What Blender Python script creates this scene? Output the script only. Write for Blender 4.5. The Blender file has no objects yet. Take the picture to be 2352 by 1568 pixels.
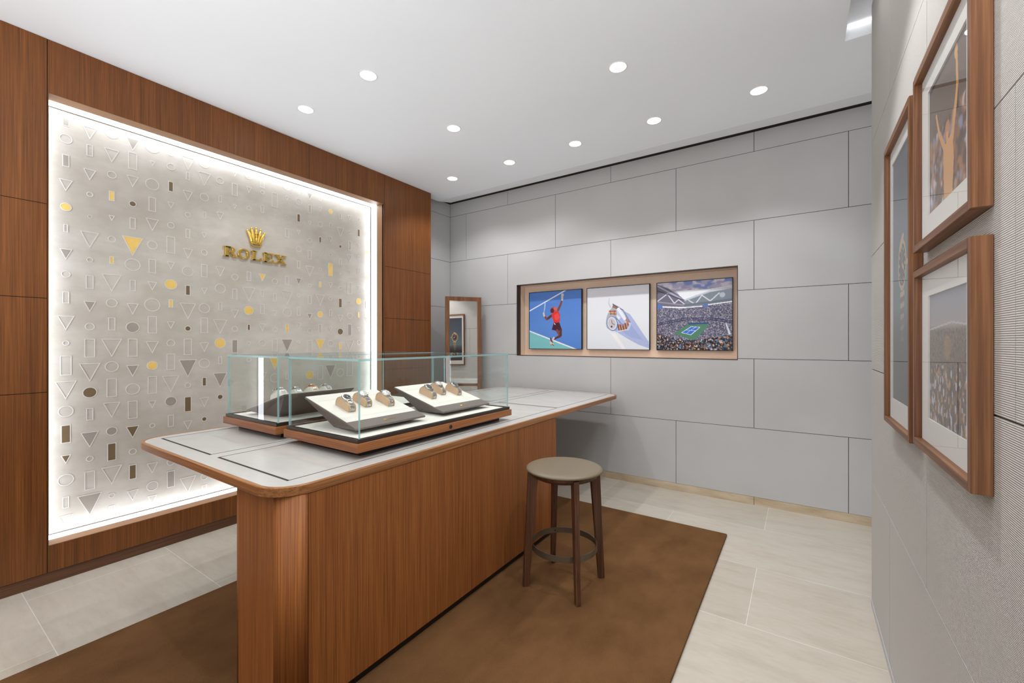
import bpy, bmesh, math, random
import numpy as np
from mathutils import Vector, Matrix
random.seed(7)
rng = np.random.default_rng(7)
SC = bpy.context.scene
COL = SC.collection
PI = math.pi

# ---------------------------------------------------------------- camera
F_PX, YAW, HOR, CAM_H = 985.88, 0.5922, 786.0, 1.4
cd = bpy.data.cameras.new('camera')
cam = bpy.data.objects.new('camera', cd)
COL.objects.link(cam)
cd.sensor_fit = 'HORIZONTAL'
cd.sensor_width = 36.0
cd.lens = F_PX / 2352 * 36.0
cd.shift_y = (HOR - 784.0) / 2352
cd.clip_start = 0.02
cam.location = (0, 0, CAM_H)
cam.rotation_euler = (PI / 2, 0, YAW)
SC.camera = cam

# ---------------------------------------------------------------- view and world
SC.view_settings.view_transform = 'Standard'
SC.view_settings.look = 'None'
SC.view_settings.gamma = 1.0
SC.view_settings.use_curve_mapping = False
SC.view_settings.exposure = 0.15
SC.cycles.use_denoising = True
SC.cycles.max_bounces = 10
SC.cycles.transparent_max_bounces = 24
SC.cycles.sample_clamp_indirect = 6.0
w = bpy.data.worlds.new('world')
SC.world = w
w.use_nodes = True
w.node_tree.nodes['Background'].inputs[0].default_value = (0.97, 0.98, 1.0, 1)
w.node_tree.nodes['Background'].inputs[1].default_value = 0.72

def area_light(name, loc, rot, sx, sy, power, color=(1, 1, 1)):
    d = bpy.data.lights.new(name, 'AREA')
    d.shape = 'RECTANGLE'; d.size = sx; d.size_y = sy
    d.energy = power; d.color = color
    o = bpy.data.objects.new(name, d)
    o.location = loc; o.rotation_euler = rot
    COL.objects.link(o)
    return o
# added fill behind the camera, aimed up to brighten the ceiling
area_light('ceiling_fill', (-0.8, -1.6, 0.9), (PI, 0, 0), 3.2, 1.6, 165, (0.94, 0.97, 1.0))

DOWNLIGHT_W = 27.0

# ---------------------------------------------------------------- colour helpers and materials
def lin(c):
    return tuple(((v / 255) / 12.92 if v / 255 <= 0.04045 else ((v / 255 + 0.055) / 1.055) ** 2.4) for v in c)

class NT:
    def __init__(s, name):
        s.m = bpy.data.materials.new(name); s.m.use_nodes = True
        s.t = s.m.node_tree; s.t.nodes.clear()
        s.out = s.n('ShaderNodeOutputMaterial')
    def n(s, typ, **kw):
        nd = s.t.nodes.new(typ)
        for k, v in kw.items():
            if k.startswith('i_'):
                nd.inputs[k[2:].replace('_', ' ')].default_value = v
            else:
                setattr(nd, k, v)
        return nd
    def l(s, a, b): s.t.links.new(a, b)
    def coord(s, scale=(1, 1, 1), loc=(0, 0, 0)):
        tc = s.n('ShaderNodeTexCoord'); mp = s.n('ShaderNodeMapping')
        mp.inputs['Scale'].default_value = scale
        mp.inputs['Location'].default_value = loc
        s.l(tc.outputs['Object'], mp.inputs['Vector'])
        return mp.outputs['Vector']
    def noise(s, vec, scale=1.0, detail=4, rough=0.5):
        nd = s.n('ShaderNodeTexNoise')
        nd.inputs['Scale'].default_value = scale
        nd.inputs['Detail'].default_value = detail
        nd.inputs['Roughness'].default_value = rough
        s.l(vec, nd.inputs['Vector'])
        return nd.outputs['Fac']
    def ramp(s, fac, stops):
        nd = s.n('ShaderNodeValToRGB')
        el = nd.color_ramp.elements
        while len(el) < len(stops): el.new(0.5)
        for e, (p, c) in zip(el, stops):
            e.position = p; e.color = (*c, 1)
        s.l(fac, nd.inputs['Fac'])
        return nd.outputs['Color']
    def mix(s, fac, a, b, mode='MIX'):
        nd = s.n('ShaderNodeMix', data_type='RGBA', blend_type=mode)
        if isinstance(fac, float): nd.inputs[0].default_value = fac
        else: s.l(fac, nd.inputs[0])
        for sock, v in ((nd.inputs[6], a), (nd.inputs[7], b)):
            if isinstance(v, tuple): sock.default_value = (*v[:3], 1)
            else: s.l(v, sock)
        return nd.outputs[2]
    def math(s, op, a, b=0.0):
        nd = s.n('ShaderNodeMath', operation=op)
        for i, v in enumerate((a, b)):
            if isinstance(v, (int, float)): nd.inputs[i].default_value = v
            else: s.l(v, nd.inputs[i])
        return nd.outputs[0]
    def bsdf(s, color=None, rough=0.5, metal=0.0, spec=0.5, bump=None, bstr=0.3, bdist=0.002):
        p = s.n('ShaderNodeBsdfPrincipled')
        if color is not None:
            if isinstance(color, tuple): p.inputs['Base Color'].default_value = (*color, 1)
            else: s.l(color, p.inputs['Base Color'])
        if isinstance(rough, (int, float)): p.inputs['Roughness'].default_value = rough
        else: s.l(rough, p.inputs['Roughness'])
        p.inputs['Metallic'].default_value = metal
        p.inputs['Specular IOR Level'].default_value = spec
        if bump is not None:
            b = s.n('ShaderNodeBump'); b.inputs['Strength'].default_value = bstr
            b.inputs['Distance'].default_value = bdist
            s.l(bump, b.inputs['Height']); s.l(b.outputs['Normal'], p.inputs['Normal'])
        s.l(p.outputs[0], s.out.inputs[0])
        return p

def plain(name, rgb, rough=0.5, metal=0.0, spec=0.5, var=0.04, nscale=30):
    t = NT(name); c = lin(rgb)
    f = t.noise(t.coord(), nscale, 3)
    col = t.ramp(f, [(0.3, tuple(v * (1 - var) for v in c)), (0.7, tuple(min(1, v * (1 + var)) for v in c))])
    t.bsdf(col, rough, metal, spec)
    return t.m

def wood(name, axis, dark, mid, light, rough=0.42, fine=1.0, spec=0.4, figure=0.35):
    t = NT(name)
    s1 = [150 * fine] * 3; s1[axis] = 2.2
    s2 = [16 * fine] * 3; s2[axis] = 0.5
    s3 = [420 * fine] * 3; s3[axis] = 7
    a = t.noise(t.coord(tuple(s1)), 1, 3, 0.6)
    b = t.noise(t.coord(tuple(s2)), 1, 4, 0.55)
    c = t.noise(t.coord(tuple(s3)), 1, 2, 0.5)
    m = t.math('ADD', t.math('MULTIPLY', a, 0.55), t.math('MULTIPLY', b, figure))
    m = t.math('ADD', m, t.math('MULTIPLY', c, 0.18))
    col = t.ramp(m, [(0.36, lin(dark)), (0.54, lin(mid)), (0.72, lin(light))])
    t.bsdf(col, rough, 0, spec, bump=c, bstr=0.12, bdist=0.0005)
    return t.m

def emit(name, rgb, strength):
    t = NT(name)
    e = t.n('ShaderNodeEmission'); e.inputs[0].default_value = (*lin(rgb), 1); e.inputs[1].default_value = strength
    t.l(e.outputs[0], t.out.inputs[0])
    return t.m

def glass(name, tint=(1, 1, 1), ior=1.5):
    t = NT(name)
    tr = t.n('ShaderNodeBsdfTransparent'); tr.inputs[0].default_value = (*tint, 1)
    gl = t.n('ShaderNodeBsdfGlossy'); gl.inputs['Roughness'].default_value = 0.0
    fr = t.n('ShaderNodeFresnel'); fr.inputs[0].default_value = ior
    mx = t.n('ShaderNodeMixShader')
    ge = t.n('ShaderNodeNewGeometry')          # only the outer side of each face reflects
    f1 = t.math('MULTIPLY', fr.outputs[0], t.math('SUBTRACT', 1.0, ge.outputs['Backfacing']))
    t.l(f1, mx.inputs[0]); t.l(tr.outputs[0], mx.inputs[1]); t.l(gl.outputs[0], mx.inputs[2])
    t.l(mx.outputs[0], t.out.inputs[0])
    return t.m

def glass_edge(name, rgb):
    t = NT(name)
    tr = t.n('ShaderNodeBsdfTransparent'); tr.inputs[0].default_value = (*lin(rgb), 1)
    p = t.n('ShaderNodeBsdfPrincipled'); p.inputs['Base Color'].default_value = (*lin(rgb), 1)
    p.inputs['Roughness'].default_value = 0.15
    mx = t.n('ShaderNodeMixShader'); mx.inputs[0].default_value = 0.6
    t.l(tr.outputs[0], mx.inputs[1]); t.l(p.outputs[0], mx.inputs[2]); t.l(mx.outputs[0], t.out.inputs[0])
    return t.m

M = {}
TEAK = dict(dark=(92, 51, 19), mid=(123, 72, 29), light=(150, 93, 44), figure=0.26, fine=1.25)
M['wood_v'] = wood('wood_vertical_grain', 2, **TEAK)
M['wood_body'] = wood('lightened_counter_veneer', 2, dark=(124, 72, 33), mid=(160, 99, 50), light=(182, 119, 65), figure=0.16, fine=1.35, rough=0.5, spec=0.3)  # same veneer as the timber wall, lightened to make up for weaker light
M['wood_y'] = wood('wood_long_grain', 1, (112, 66, 32), (152, 95, 52), (180, 122, 72))
M['wood_x'] = wood('wood_cross_grain', 0, (98, 55, 28), (138, 84, 50), (170, 113, 72))
M['rim'] = wood('counter_rim_wood', 1, (104, 62, 30), (150, 99, 56), (182, 130, 82), rough=0.3)
M['rim_x'] = wood('counter_rim_end_wood', 0, (104, 62, 30), (150, 99, 56), (182, 130, 82), rough=0.3)
M['plinth'] = wood('plinth_wood', 1, (66, 40, 24), (92, 60, 40), (112, 76, 52))
M['walnut'] = wood('walnut_stained_wood', 2, (50, 29, 18), (86, 54, 36), (120, 82, 56), fine=0.8)
M['walnut_y'] = wood('walnut_frame_wood', 1, (80, 48, 26), (122, 80, 48), (154, 108, 70), fine=0.8)
M['frame_v'] = wood('walnut_frame_upright', 2, (76, 44, 24), (116, 74, 44), (148, 102, 66), fine=0.8)
M['reveal'] = plain('reveal_veneer', (148, 108, 74), 0.5, var=0.05, nscale=8)
M['gap'] = plain('dark_joint', (42, 34, 28), 0.8)
M['black'] = plain('black_plastic', (22, 21, 22), 0.4)
M['bronze'] = plain('dark_bronze', (66, 52, 42), 0.35, 0.3)
M['bronze_lip'] = plain('bronze_lip', (58, 48, 42), 0.35, 0.2)
M['tan'] = plain('tan_lacquer', (232, 206, 184), 0.5, var=0.02)
M['ceiling'] = plain('ceiling_paint', (246, 249, 253), 0.85, spec=0.2, var=0.012, nscale=1.2)
M['white'] = plain('white_enamel', (238, 238, 236), 0.5, var=0.01)
M['felt'] = plain('cream_felt', (222, 217, 208), 0.9, spec=0.1, var=0.03, nscale=300)
M['suede'] = plain('beige_suede', (206, 176, 146), 0.8, spec=0.1, var=0.05, nscale=200)
M['tray_grey'] = plain('taupe_leather', (112, 102, 96), 0.55, spec=0.3, var=0.05, nscale=200)
M['gold'] = plain('polished_gold', (236, 196, 96), 0.2, 0.9)
M['gold_leaf'] = plain('gold_leaf', (238, 200, 112), 0.45, 0.25)
M['bronze_leaf'] = plain('bronze_leaf', (118, 98, 72), 0.45, 0.2)
M['silver_leaf'] = plain('grey_leaf', (158, 150, 140), 0.45, 0.15)
M['engraved'] = plain('engraved_line', (210, 205, 199), 0.55, var=0.02)
M['steel'] = plain('polished_steel', (205, 203, 200), 0.16, 1.0)
M['rose'] = plain('rose_gold', (214, 170, 140), 0.2, 1.0)
M['dial'] = plain('dark_dial', (40, 40, 46), 0.2)
M['dial_w'] = plain('pale_dial', (222, 218, 212), 0.25)
M['mat'] = plain('picture_mat', (238, 236, 230), 0.8, spec=0.2, var=0.01)
M['leather'] = plain('olive_leather', (110, 98, 78), 0.45, spec=0.4, var=0.03, nscale=60)
M['ring_metal'] = plain('brushed_bronze', (128, 122, 108), 0.35, 0.8)
M['glow'] = emit('light_strip', (240, 246, 255), 7.2)
M['lamp'] = emit('lamp_lens', (255, 252, 246), 14.0)
M['cove'] = emit('cove_strip', (255, 252, 248), 2.0)
M['glass'] = glass('clear_glass', (0.975, 0.99, 0.985), 1.58)
M['glass_edge'] = glass_edge('green_glass_edge', (178, 214, 214))
M['pic_glass'] = glass('picture_glass', ior=1.9)
t = NT('mirror_silver'); t.bsdf((0.92, 0.92, 0.91), 0.01, 1.0); M['mirror'] = t.m

# light stone of the counter top
t = NT('white_counter_stone')
f = t.noise(t.coord((1.2, 3, 1)), 2.5, 6, 0.65)
t.bsdf(t.ramp(f, [(0.35, lin((182, 180, 175))), (0.62, lin((189, 187, 182)))]), 0.22, 0, 0.5)
M['top'] = t.m
# marble of the lit wall panel, soft clouds in it
t = NT('beige_marble')
f = t.noise(t.coord((1, 0.8, 1.9)), 1.5, 8, 0.68)
g = t.noise(t.coord((1, 1, 1)), 9, 4, 0.5)
c1 = t.ramp(f, [(0.34, lin((173, 165, 154))), (0.5, lin((182, 175, 164))), (0.66, lin((196, 190, 181)))])
t.bsdf(t.mix(0.12, c1, t.ramp(g, [(0.4, lin((170, 162, 152))), (0.6, lin((214, 208, 200)))])), 0.3, 0, 0.4)
M['marble'] = t.m
# grey wall covering, woven
def wallcover(name, ribs):
    t = NT(name)
    fine = t.noise(t.coord((1, 1, 3.0)), 260, 2, 0.6)
    big = t.noise(t.coord(), 3, 2)
    col = t.mix(0.5, t.ramp(fine, [(0.35, lin((180, 179, 178))), (0.65, lin((200, 199, 198)))]),
                t.ramp(big, [(0.3, lin((187, 186, 185))), (0.7, lin((194, 193, 192)))]))
    if ribs:
        wv = t.n('ShaderNodeTexWave', wave_type='BANDS', bands_direction='Z', wave_profile='SIN')
        wv.inputs['Scale'].default_value = 2 * PI / (20 * 0.0042)
        wv.inputs['Distortion'].default_value = 0.35
        wv.inputs['Detail'].default_value = 1.0
        t.l(t.coord(), wv.inputs['Vector'])
        h = t.math('ADD', wv.outputs['Fac'], t.math('MULTIPLY', fine, 0.5))
        col = t.mix(0.55, col, t.mix(wv.outputs['Fac'], lin((158, 152, 141)), lin((230, 226, 217))))
        t.bsdf(col, 0.85, 0, 0.15, bump=h, bstr=0.8, bdist=0.0016)
    else:
        t.bsdf(col, 0.85, 0, 0.15, bump=fine, bstr=0.35, bdist=0.0012)
    return t.m
M['wall'] = wallcover('grey_wallcovering', False)
M['wall_rib'] = wallcover('grey_ribbed_wallcovering', True)
# limestone floor tiles
t = NT('limestone_tiles')
br = t.n('ShaderNodeTexBrick', offset=0.5, offset_frequency=2)
br.inputs['Scale'].default_value = 1.0
br.inputs['Mortar Size'].default_value = 0.0016
br.inputs['Mortar Smooth'].default_value = 0.1
br.inputs['Brick Width'].default_value = 1.3
br.inputs['Row Height'].default_value = 0.65
br.inputs['Color1'].default_value = (*lin((184, 176, 162)), 1)
br.inputs['Color2'].default_value = (*lin((195, 187, 174)), 1)
br.inputs['Mortar'].default_value = (*lin((222, 217, 208)), 1)
t.l(t.coord((1, 1, 1), (4.126 + 1.3 * 4, -0.46 + 13.0, 0)), br.inputs['Vector'])
v1 = t.noise(t.coord((1.2, 5, 1)), 2.2, 8, 0.65)
v2 = t.noise(t.coord((4, 14, 1)), 3, 5, 0.6)
veins = t.ramp(v1, [(0.36, lin((205, 196, 182))), (0.52, (0.92, 0.92, 0.92)), (0.7, (1, 1, 1))])
col = t.mix(0.28, br.outputs['Color'], veins, 'MULTIPLY')
col = t.mix(0.15, col, t.ramp(v2, [(0.3, lin((206, 196, 182))), (0.6, (1, 1, 1))]), 'MULTIPLY')
t.bsdf(col, 0.34, 0, 0.4)
M['floor'] = t.m
# travertine skirting
t = NT('travertine_skirting')
f = t.noise(t.coord((2, 2, 9)), 2.2, 7, 0.6)
t.bsdf(t.ramp(f, [(0.3, lin((176, 156, 128))), (0.7, lin((208, 190, 164)))]), 0.5, 0, 0.3)
M['skirting'] = t.m
# rug
t = NT('brown_wool_pile')
f = t.noise(t.coord((1.6, 1, 1)), 3.0, 5, 0.6)
g = t.noise(t.coord(), 420, 2, 0.6)
col = t.mix(0.35, t.ramp(f, [(0.3, lin((88, 60, 34))), (0.7, lin((120, 86, 54)))]),
            t.ramp(g, [(0.35, lin((76, 50, 28))), (0.65, lin((132, 96, 62)))]))
t.bsdf(col, 0.95, 0, 0.1, bump=g, bstr=0.7, bdist=0.003)
M['rug'] = t.m
# surfaces that carry a printed picture
def printed(name, rough):
    t = NT(name)
    a = t.n('ShaderNodeAttribute'); a.attribute_name = 'print'
    t.bsdf(a.outputs['Color'], rough, 0, 0.3)
    return t.m
M['print'] = printed('printed_picture', 0.45)

# ---------------------------------------------------------------- mesh helpers
class MB:
    """collects geometry for ONE object; faces keep a material index"""
    def __init__(s): s.v = []; s.f = []; s.mi = []; s.sm = []
    def add(s, vs, fs, mi=0, smooth=False):
        o = len(s.v); s.v += [tuple(p) for p in vs]
        for f in fs: s.f.append(tuple(i + o for i in f)); s.mi.append(mi); s.sm.append(smooth)
        return s
    def box(s, a, b, mi=0):
        x0, y0, z0 = [min(p, q) for p, q in zip(a, b)]; x1, y1, z1 = [max(p, q) for p, q in zip(a, b)]
        vs = [(x0, y0, z0), (x1, y0, z0), (x1, y1, z0), (x0, y1, z0), (x0, y0, z1), (x1, y0, z1), (x1, y1, z1), (x0, y1, z1)]
        return s.add(vs, [(0, 3, 2, 1), (4, 5, 6, 7), (0, 1, 5, 4), (1, 2, 6, 5), (2, 3, 7, 6), (3, 0, 4, 7)], mi)
    def hexa(s, bot, top, mi=0):
        return s.add(list(bot) + list(top), [(0, 3, 2, 1), (4, 5, 6, 7), (0, 1, 5, 4), (1, 2, 6, 5), (2, 3, 7, 6), (3, 0, 4, 7)], mi)
    def prism(s, pts, z0, z1, mi=0, smooth=False, fr=None):
        """pts: ccw outline in 2D; fr maps (a,b,c)->xyz"""
        fr = fr or (lambda a, b, c: (a, b, c)); n = len(pts)
        vs = [fr(a, b, z0) for a, b in pts] + [fr(a, b, z1) for a, b in pts]
        s.add(vs, [tuple(range(n - 1, -1, -1)), tuple(range(n, 2 * n))], mi)
        s.add(vs, [(i, (i + 1) % n, n + (i + 1) % n, n + i) for i in range(n)], mi, smooth)
        return s
    def tube(s, path, rad, seg=10, mi=0, caps=True):
        P = [Vector(p) for p in path]; n = len(P)
        R = rad if isinstance(rad, (list, tuple)) else [rad] * n
        up = Vector((0, 0, 1)); vs = []
        for i, p in enumerate(P):
            d = (P[min(i + 1, n - 1)] - P[max(i - 1, 0)]).normalized()
            u = d.cross(up)
            if u.length < 1e-3: u = d.cross(Vector((0, 1, 0)))
            u.normalize(); v = d.cross(u)
            for k in range(seg):
                a = 2 * PI * k / seg
                vs.append(p + (u * math.cos(a) + v * math.sin(a)) * R[i])
        fs = [(i * seg + k, i * seg + (k + 1) % seg, (i + 1) * seg + (k + 1) % seg, (i + 1) * seg + k) for i in range(n - 1) for k in range(seg)]
        s.add(vs, fs, mi, True)
        if caps: s.add(vs, [tuple(range(seg - 1, -1, -1)), tuple(range((n - 1) * seg, n * seg))], mi)
        return s
    def lathe(s, prof, c=(0, 0, 0), seg=40, mi=0, fr=None, smooth=True, close=False):
        """prof: list of (r,z)"""
        fr = fr or (lambda x, y, z: (c[0] + x, c[1] + y, c[2] + z)); m = len(prof)
        vs = [fr(r * math.cos(2 * PI * k / seg), r * math.sin(2 * PI * k / seg), z) for k in range(seg) for r, z in prof]
        e = m if close else m - 1
        fs = [(k * m + j, ((k + 1) % seg) * m + j, ((k + 1) % seg) * m + (j + 1) % m, k * m + (j + 1) % m) for k in range(seg) for j in range(e)]
        return s.add(vs, fs, mi, smooth)
    def ball(s, c, r, seg=12, mi=0):
        return s.lathe([(max(1e-5, r * math.sin(PI * j / 8)), -r * math.cos(PI * j / 8)) for j in range(9)], c, seg, mi)
    def build(s, name, mats, parent=None, bevel=0, bseg=2, fix=True):
        me = bpy.data.meshes.new(name)
        me.from_pydata(s.v, [], s.f)
        for m in (mats if isinstance(mats, (list, tuple)) else [mats]): me.materials.append(m)
        me.polygons.foreach_set('material_index', s.mi)
        me.polygons.foreach_set('use_smooth', s.sm)
        if fix:
            bm = bmesh.new(); bm.from_mesh(me)
            bmesh.ops.remove_doubles(bm, verts=bm.verts, dist=1e-6)
            bmesh.ops.recalc_face_normals(bm, faces=bm.faces)
            bm.to_mesh(me); bm.free()
        me.update()
        o = bpy.data.objects.new(name, me); COL.objects.link(o)
        if parent is not None: o.parent = parent
        if bevel:
            b = o.modifiers.new('bevel', 'BEVEL'); b.width = bevel; b.segments = bseg; b.limit_method = 'ANGLE'; b.angle_limit = math.radians(50)
        return o

def tag(o, label=None, cat=None, group=None, kind=None):
    if label: o['label'] = label
    if cat: o['category'] = cat
    if group: o['group'] = group
    if kind: o['kind'] = kind
    return o
def thing(name, label, cat, loc=(0, 0, 0), rot=(0, 0, 0), group=None):
    o = bpy.data.objects.new(name, None); COL.objects.link(o)
    o.location = loc; o.rotation_euler = rot; o.empty_display_size = 0.05
    return tag(o, label, cat, group)
def struct(o, label=None):
    return tag(o, label, None, None, 'structure')
def copy_tree(o, parent=None):
    c = o.copy(); COL.objects.link(c)
    if parent is not None: c.parent = parent
    for ch in list(o.children): copy_tree(ch, c)
    return c
def rounded(x0, y0, x1, y1, r, n=8):
    pts = []
    for cx, cy, a0 in ((x1 - r, y0 + r, -90), (x1 - r, y1 - r, 0), (x0 + r, y1 - r, 90), (x0 + r, y0 + r, 180)):
        for k in range(n + 1):
            a = math.radians(a0 + 90 * k / n); pts.append((cx + r * math.cos(a), cy + r * math.sin(a)))
    return pts

# ---------------------------------------------------------------- room shell
XL, YB, XR, HC = -3.6145, 4.2346, 0.313, 3.1555
XLB = -3.832                     # plane of the grey return behind the timber wall
ROWS = [0.068, 0.6605, 1.258, 1.8555, 2.453, 3.045, 3.215]

struct(MB().box((-4.2, -3.2, -0.1), (3.0, 4.6, 0.0)).build('floor', M['floor']), 'pale limestone tile floor with fine light joints')

# ceiling, with a slot along the picture wall and a sloped edge at the back
cb = MB()
Y1, Z1 = 3.914, 3.200
cb.box((-4.2, -3.2, HC), (0.213, 3.163, HC + 0.14))
cb.box((-4.2, 3.163, HC), (3.0, 3.662, HC + 0.14))
cb.box((XLB + 0.085, 3.662, HC), (3.0, Y1, HC + 0.14))
cb.box((-4.2, 3.662, 3.235), (XLB + 0.085, 4.3, HC + 0.14))
cb.box((0.52, -3.2, HC), (3.0, 3.163, HC + 0.14))
cb.box((0.213, -3.2, 3.235), (0.52, 3.163, HC + 0.14))
# sloped band towards the back wall and beside the return
xb = XLB + 0.085; xc = XLB + 0.32
cb.hexa([(xb, Y1, HC), (3.0, Y1, HC), (3.0, 4.152, Z1), (xb, 4.152, Z1)], [(xb, Y1, HC + .14), (3, Y1, HC + .14), (3, 4.152, HC + .14), (xb, 4.152, HC + .14)])
cb.box((-4.2, YB + 0.0, 3.235), (3.0, 4.6, HC + 0.14))
struct(cb.build('ceiling', M['ceiling']), 'smooth pale grey ceiling')
struct(MB().box((-4.2, 4.152, 3.222), (3.0, YB + 0.02, 3.235)).box((XLB - 0.1, 3.66, 3.222), (xb + 0.02, 4.16, 3.235)).build('trim_1', M['gap']), 'dark shadow gap between ceiling and walls')

def panel_rects(a0, a1, z0, z1, joints, hole=None, g=0.002):
    """rectangles between joints, minus a hole (a0,a1,z0,z1)"""
    js = [a0 - g] + sorted(j for j in joints if a0 + 0.01 < j < a1 - 0.01) + [a1 + g]
    out = []
    for p, q in zip(js, js[1:]):
        r = (p + g, q - g, z0 + g, z1 - g)
        if hole and r[0] < hole[1] and r[1] > hole[0] and r[2] < hole[3] and r[3] > hole[2]:
            h = (max(hole[0], r[0]), min(hole[1], r[1]), max(hole[2], r[2]), min(hole[3], r[3]))
            if h[2] > r[2]: out.append((r[0], r[1], r[2], h[2]))
            if h[3] < r[3]: out.append((r[0], r[1], h[3], r[3]))
            if h[0] > r[0]: out.append((r[0], h[0], h[2], h[3]))
            if h[1] < r[1]: out.append((h[1], r[1], h[2], h[3]))
        else: out.append(r)
    return out

# back wall: running bond of grey panels, niche cut into it
NX0, NX1, NZ0, NZ1 = -2.781, -0.458, 1.246, 2.076
JA = [-3.555 + 1.288 * k for k in range(6)]; JB = [-4.199 + 1.288 * k for k in range(6)]
wb = MB()
for i, (z0, z1) in enumerate(zip(ROWS, ROWS[1:])):
    js = JB if i % 2 else JA
    for a, b, c, d in panel_rects(XLB + 0.002, 3.0, z0, z1, js, (NX0, NX1, NZ0, NZ1)):
        wb.box((a, YB, c), (b, YB + 0.012, d), 0)
# dark backing seen in the joints
for a, b, c, d in ((-4.1, NX0, 0, 3.3), (NX1, 3.0, 0, 3.3), (NX0, NX1, 0, NZ0), (NX0, NX1, NZ1, 3.3)):
    wb.box((a, YB + 0.006, c), (b, YB + 0.30, d), 1)
wb.box((NX0, YB + 0.2, NZ0), (NX1, YB + 0.30, NZ1), 1)
struct(wb.build('wall_back', [M['wall'], M['gap']]), 'grey panelled back wall with a picture niche')
struct(MB().box((XLB, YB - 0.004, 0), (3.0, YB + 0.012, ROWS[0])).box((-0.336, YB - 0.0046, 0.001), (-0.333, YB, 0.068), 1).build('baseboard_back', [M['skirting'], M['gap']]), 'travertine skirting of the back wall')

struct(MB().box((-4.2, -3.3, 0), (3.0, -3.2, 3.2)).build('wall_light_block', M['wall']), 'plain grey wall added behind the camera to block outside light')  # unseen, added to keep world light off the counter's near end
# grey return wall behind the end of the timber wall
wr = MB()
for z0, z1 in zip(ROWS, ROWS[1:]):
    wr.box((XLB - 0.012, 3.0, z0 + 0.002), (XLB, YB - 0.001, z1 - 0.002), 0)
wr.box((-4.15, 3.0, 0), (XLB - 0.006, YB + 0.1, 3.3), 1)
struct(wr.build('wall_return', [M['wall'], M['gap']]), 'narrow grey panelled return wall beside the timber wall')
struct(MB().box((XLB, 3.67, 0), (XLB + 0.004, YB - 0.005, ROWS[0])).build('baseboard_return', M['skirting']), 'travertine skirting of the return wall')

# timber wall on the left with the opening for the lit panel
OY0, OY1, OZ0, OZ1 = 0.565, 2.968, 0.222, 2.845
YE = 3.663
wl = MB()
g = 0.0018
def wp(y0, y1, z0, z1): wl.box((XL - 0.02, y0 + g, z0 + g), (XL, y1 - g, z1 - g), 0)
zl = [0.066, 1.112, 1.655, 2.2, HC]
for z0, z1 in zip(zl, zl[1:]):
    wp(-0.72, 0.559, z0, z1); wp(-2.0, -0.72, z0, z1); wp(-3.2, -2.0, z0, z1)
wp(0.559, 2.981, OZ1, HC); wp(0.559, 2.981, 0.066, OZ0)
wp(0.559, OY0 + g, OZ0, OZ1); wp(OY1 - g, 2.981, OZ0, OZ1)
for z0, z1 in zip([0.066, 0.567, 1.112, 1.655, 2.2], [0.567, 1.112, 1.655, 2.2, HC]): wp(2.981, YE, z0, z1)
for a, b, c, d in ((-3.2, OY0 - 0.004, 0, HC), (OY1 + 0.004, YE - 0.002, 0, HC), (OY0 - 0.004, OY1 + 0.004, 0, OZ0 - 0.004), (OY0 - 0.004, OY1 + 0.004, OZ1 + 0.004, HC)):
    wl.box((XL - 0.215, a, c), (XL - 0.006, b, d), 1)
wl.box((-4.1, -3.2, 0), (XL - 0.216, 3.66, HC + 0.1), 1)
struct(wl.build('wall_left', [M['wood_v'], M['gap']]), 'red-brown timber panelled wall')
struct(MB().box((XL - 0.01, -3.2, 0), (XL - 0.004, YE, 0.0655)).build('baseboard_left', M['plinth']), 'dark brown timber skirting of the left wall')

# right wall with the pictures, rounded far corner
WE = 3.0
JC = [-2.744 + 1.288 * k for k in range(8)]; JD = [-2.1 + 1.288 * k for k in range(8)]
wq = MB()
RZ = [0.035] + ROWS[1:5] + [2.455 + 0.7]
RZ = [0.035, 0.6605, 1.258, 1.8555, 2.453, 3.05, 3.19]
for i, (z0, z1) in enumerate(zip(RZ, RZ[1:])):
    js = [j for j in (JD if i % 2 else JC)]
    js = [1.12 + 1.288 * k for k in range(-3, 3)] if i % 2 == 0 else [1.76 + 1.288 * k for k in range(-3, 3)]
    rs = panel_rects(-1.6, WE - 0.04, z0, z1, js)
    for a, b, c, d in rs:
        if b > WE - 0.05:      # the last panel turns the corner
            pts = [(XR + 0.012, a), (XR, a)] + [(XR + 0.04 - 0.04 * math.cos(t_), WE - 0.04 + 0.04 * math.sin(t_)) for t_ in [PI / 2 * k / 8 for k in range(9)]] + [(0.5, WE), (0.5, WE - 0.012), (XR + 0.04, WE - 0.012), (XR + 0.012, WE - 0.04)]
            n = len(pts)
            # build as strip walls to stay convex
            outer = pts[1:12]; inner = [(XR + 0.012, a)] + [(XR + 0.04 - 0.028 * math.cos(t_), WE - 0.04 + 0.028 * math.sin(t_)) for t_ in [PI / 2 * k / 8 for k in range(9)]] + [(0.5, WE - 0.012)]
            for k in range(len(outer) - 1):
                p, q, r_, s_ = outer[k], outer[k + 1], inner[k + 1], inner[k]
                vs = [(p[0], p[1], c), (q[0], q[1], c), (r_[0], r_[1], c), (s_[0], s_[1], c), (p[0], p[1], d), (q[0], q[1], d), (r_[0], r_[1], d), (s_[0], s_[1], d)]
                wq.add(vs, [(0, 3, 2, 1), (4, 5, 6, 7)], 0); wq.add(vs, [(0, 1, 5, 4), (2, 3, 7, 6)], 0, 0 < k < len(outer) - 2)
            wq.add([(XR, a, c), (XR + 0.012, a, c), (XR + 0.012, a, d), (XR, a, d)], [(0, 1, 2, 3)], 0)
        else:
            wq.box((XR, a, c), (XR + 0.012, b, d), 0)
wq.box((XR + 0.006, -1.6, 0), (0.5, WE - 0.03, 3.2), 1)
struct(wq.build('wall_right', [M['wall_rib'], M['gap']], fix=True), 'grey ribbed panelled wall hung with pictures')
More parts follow.
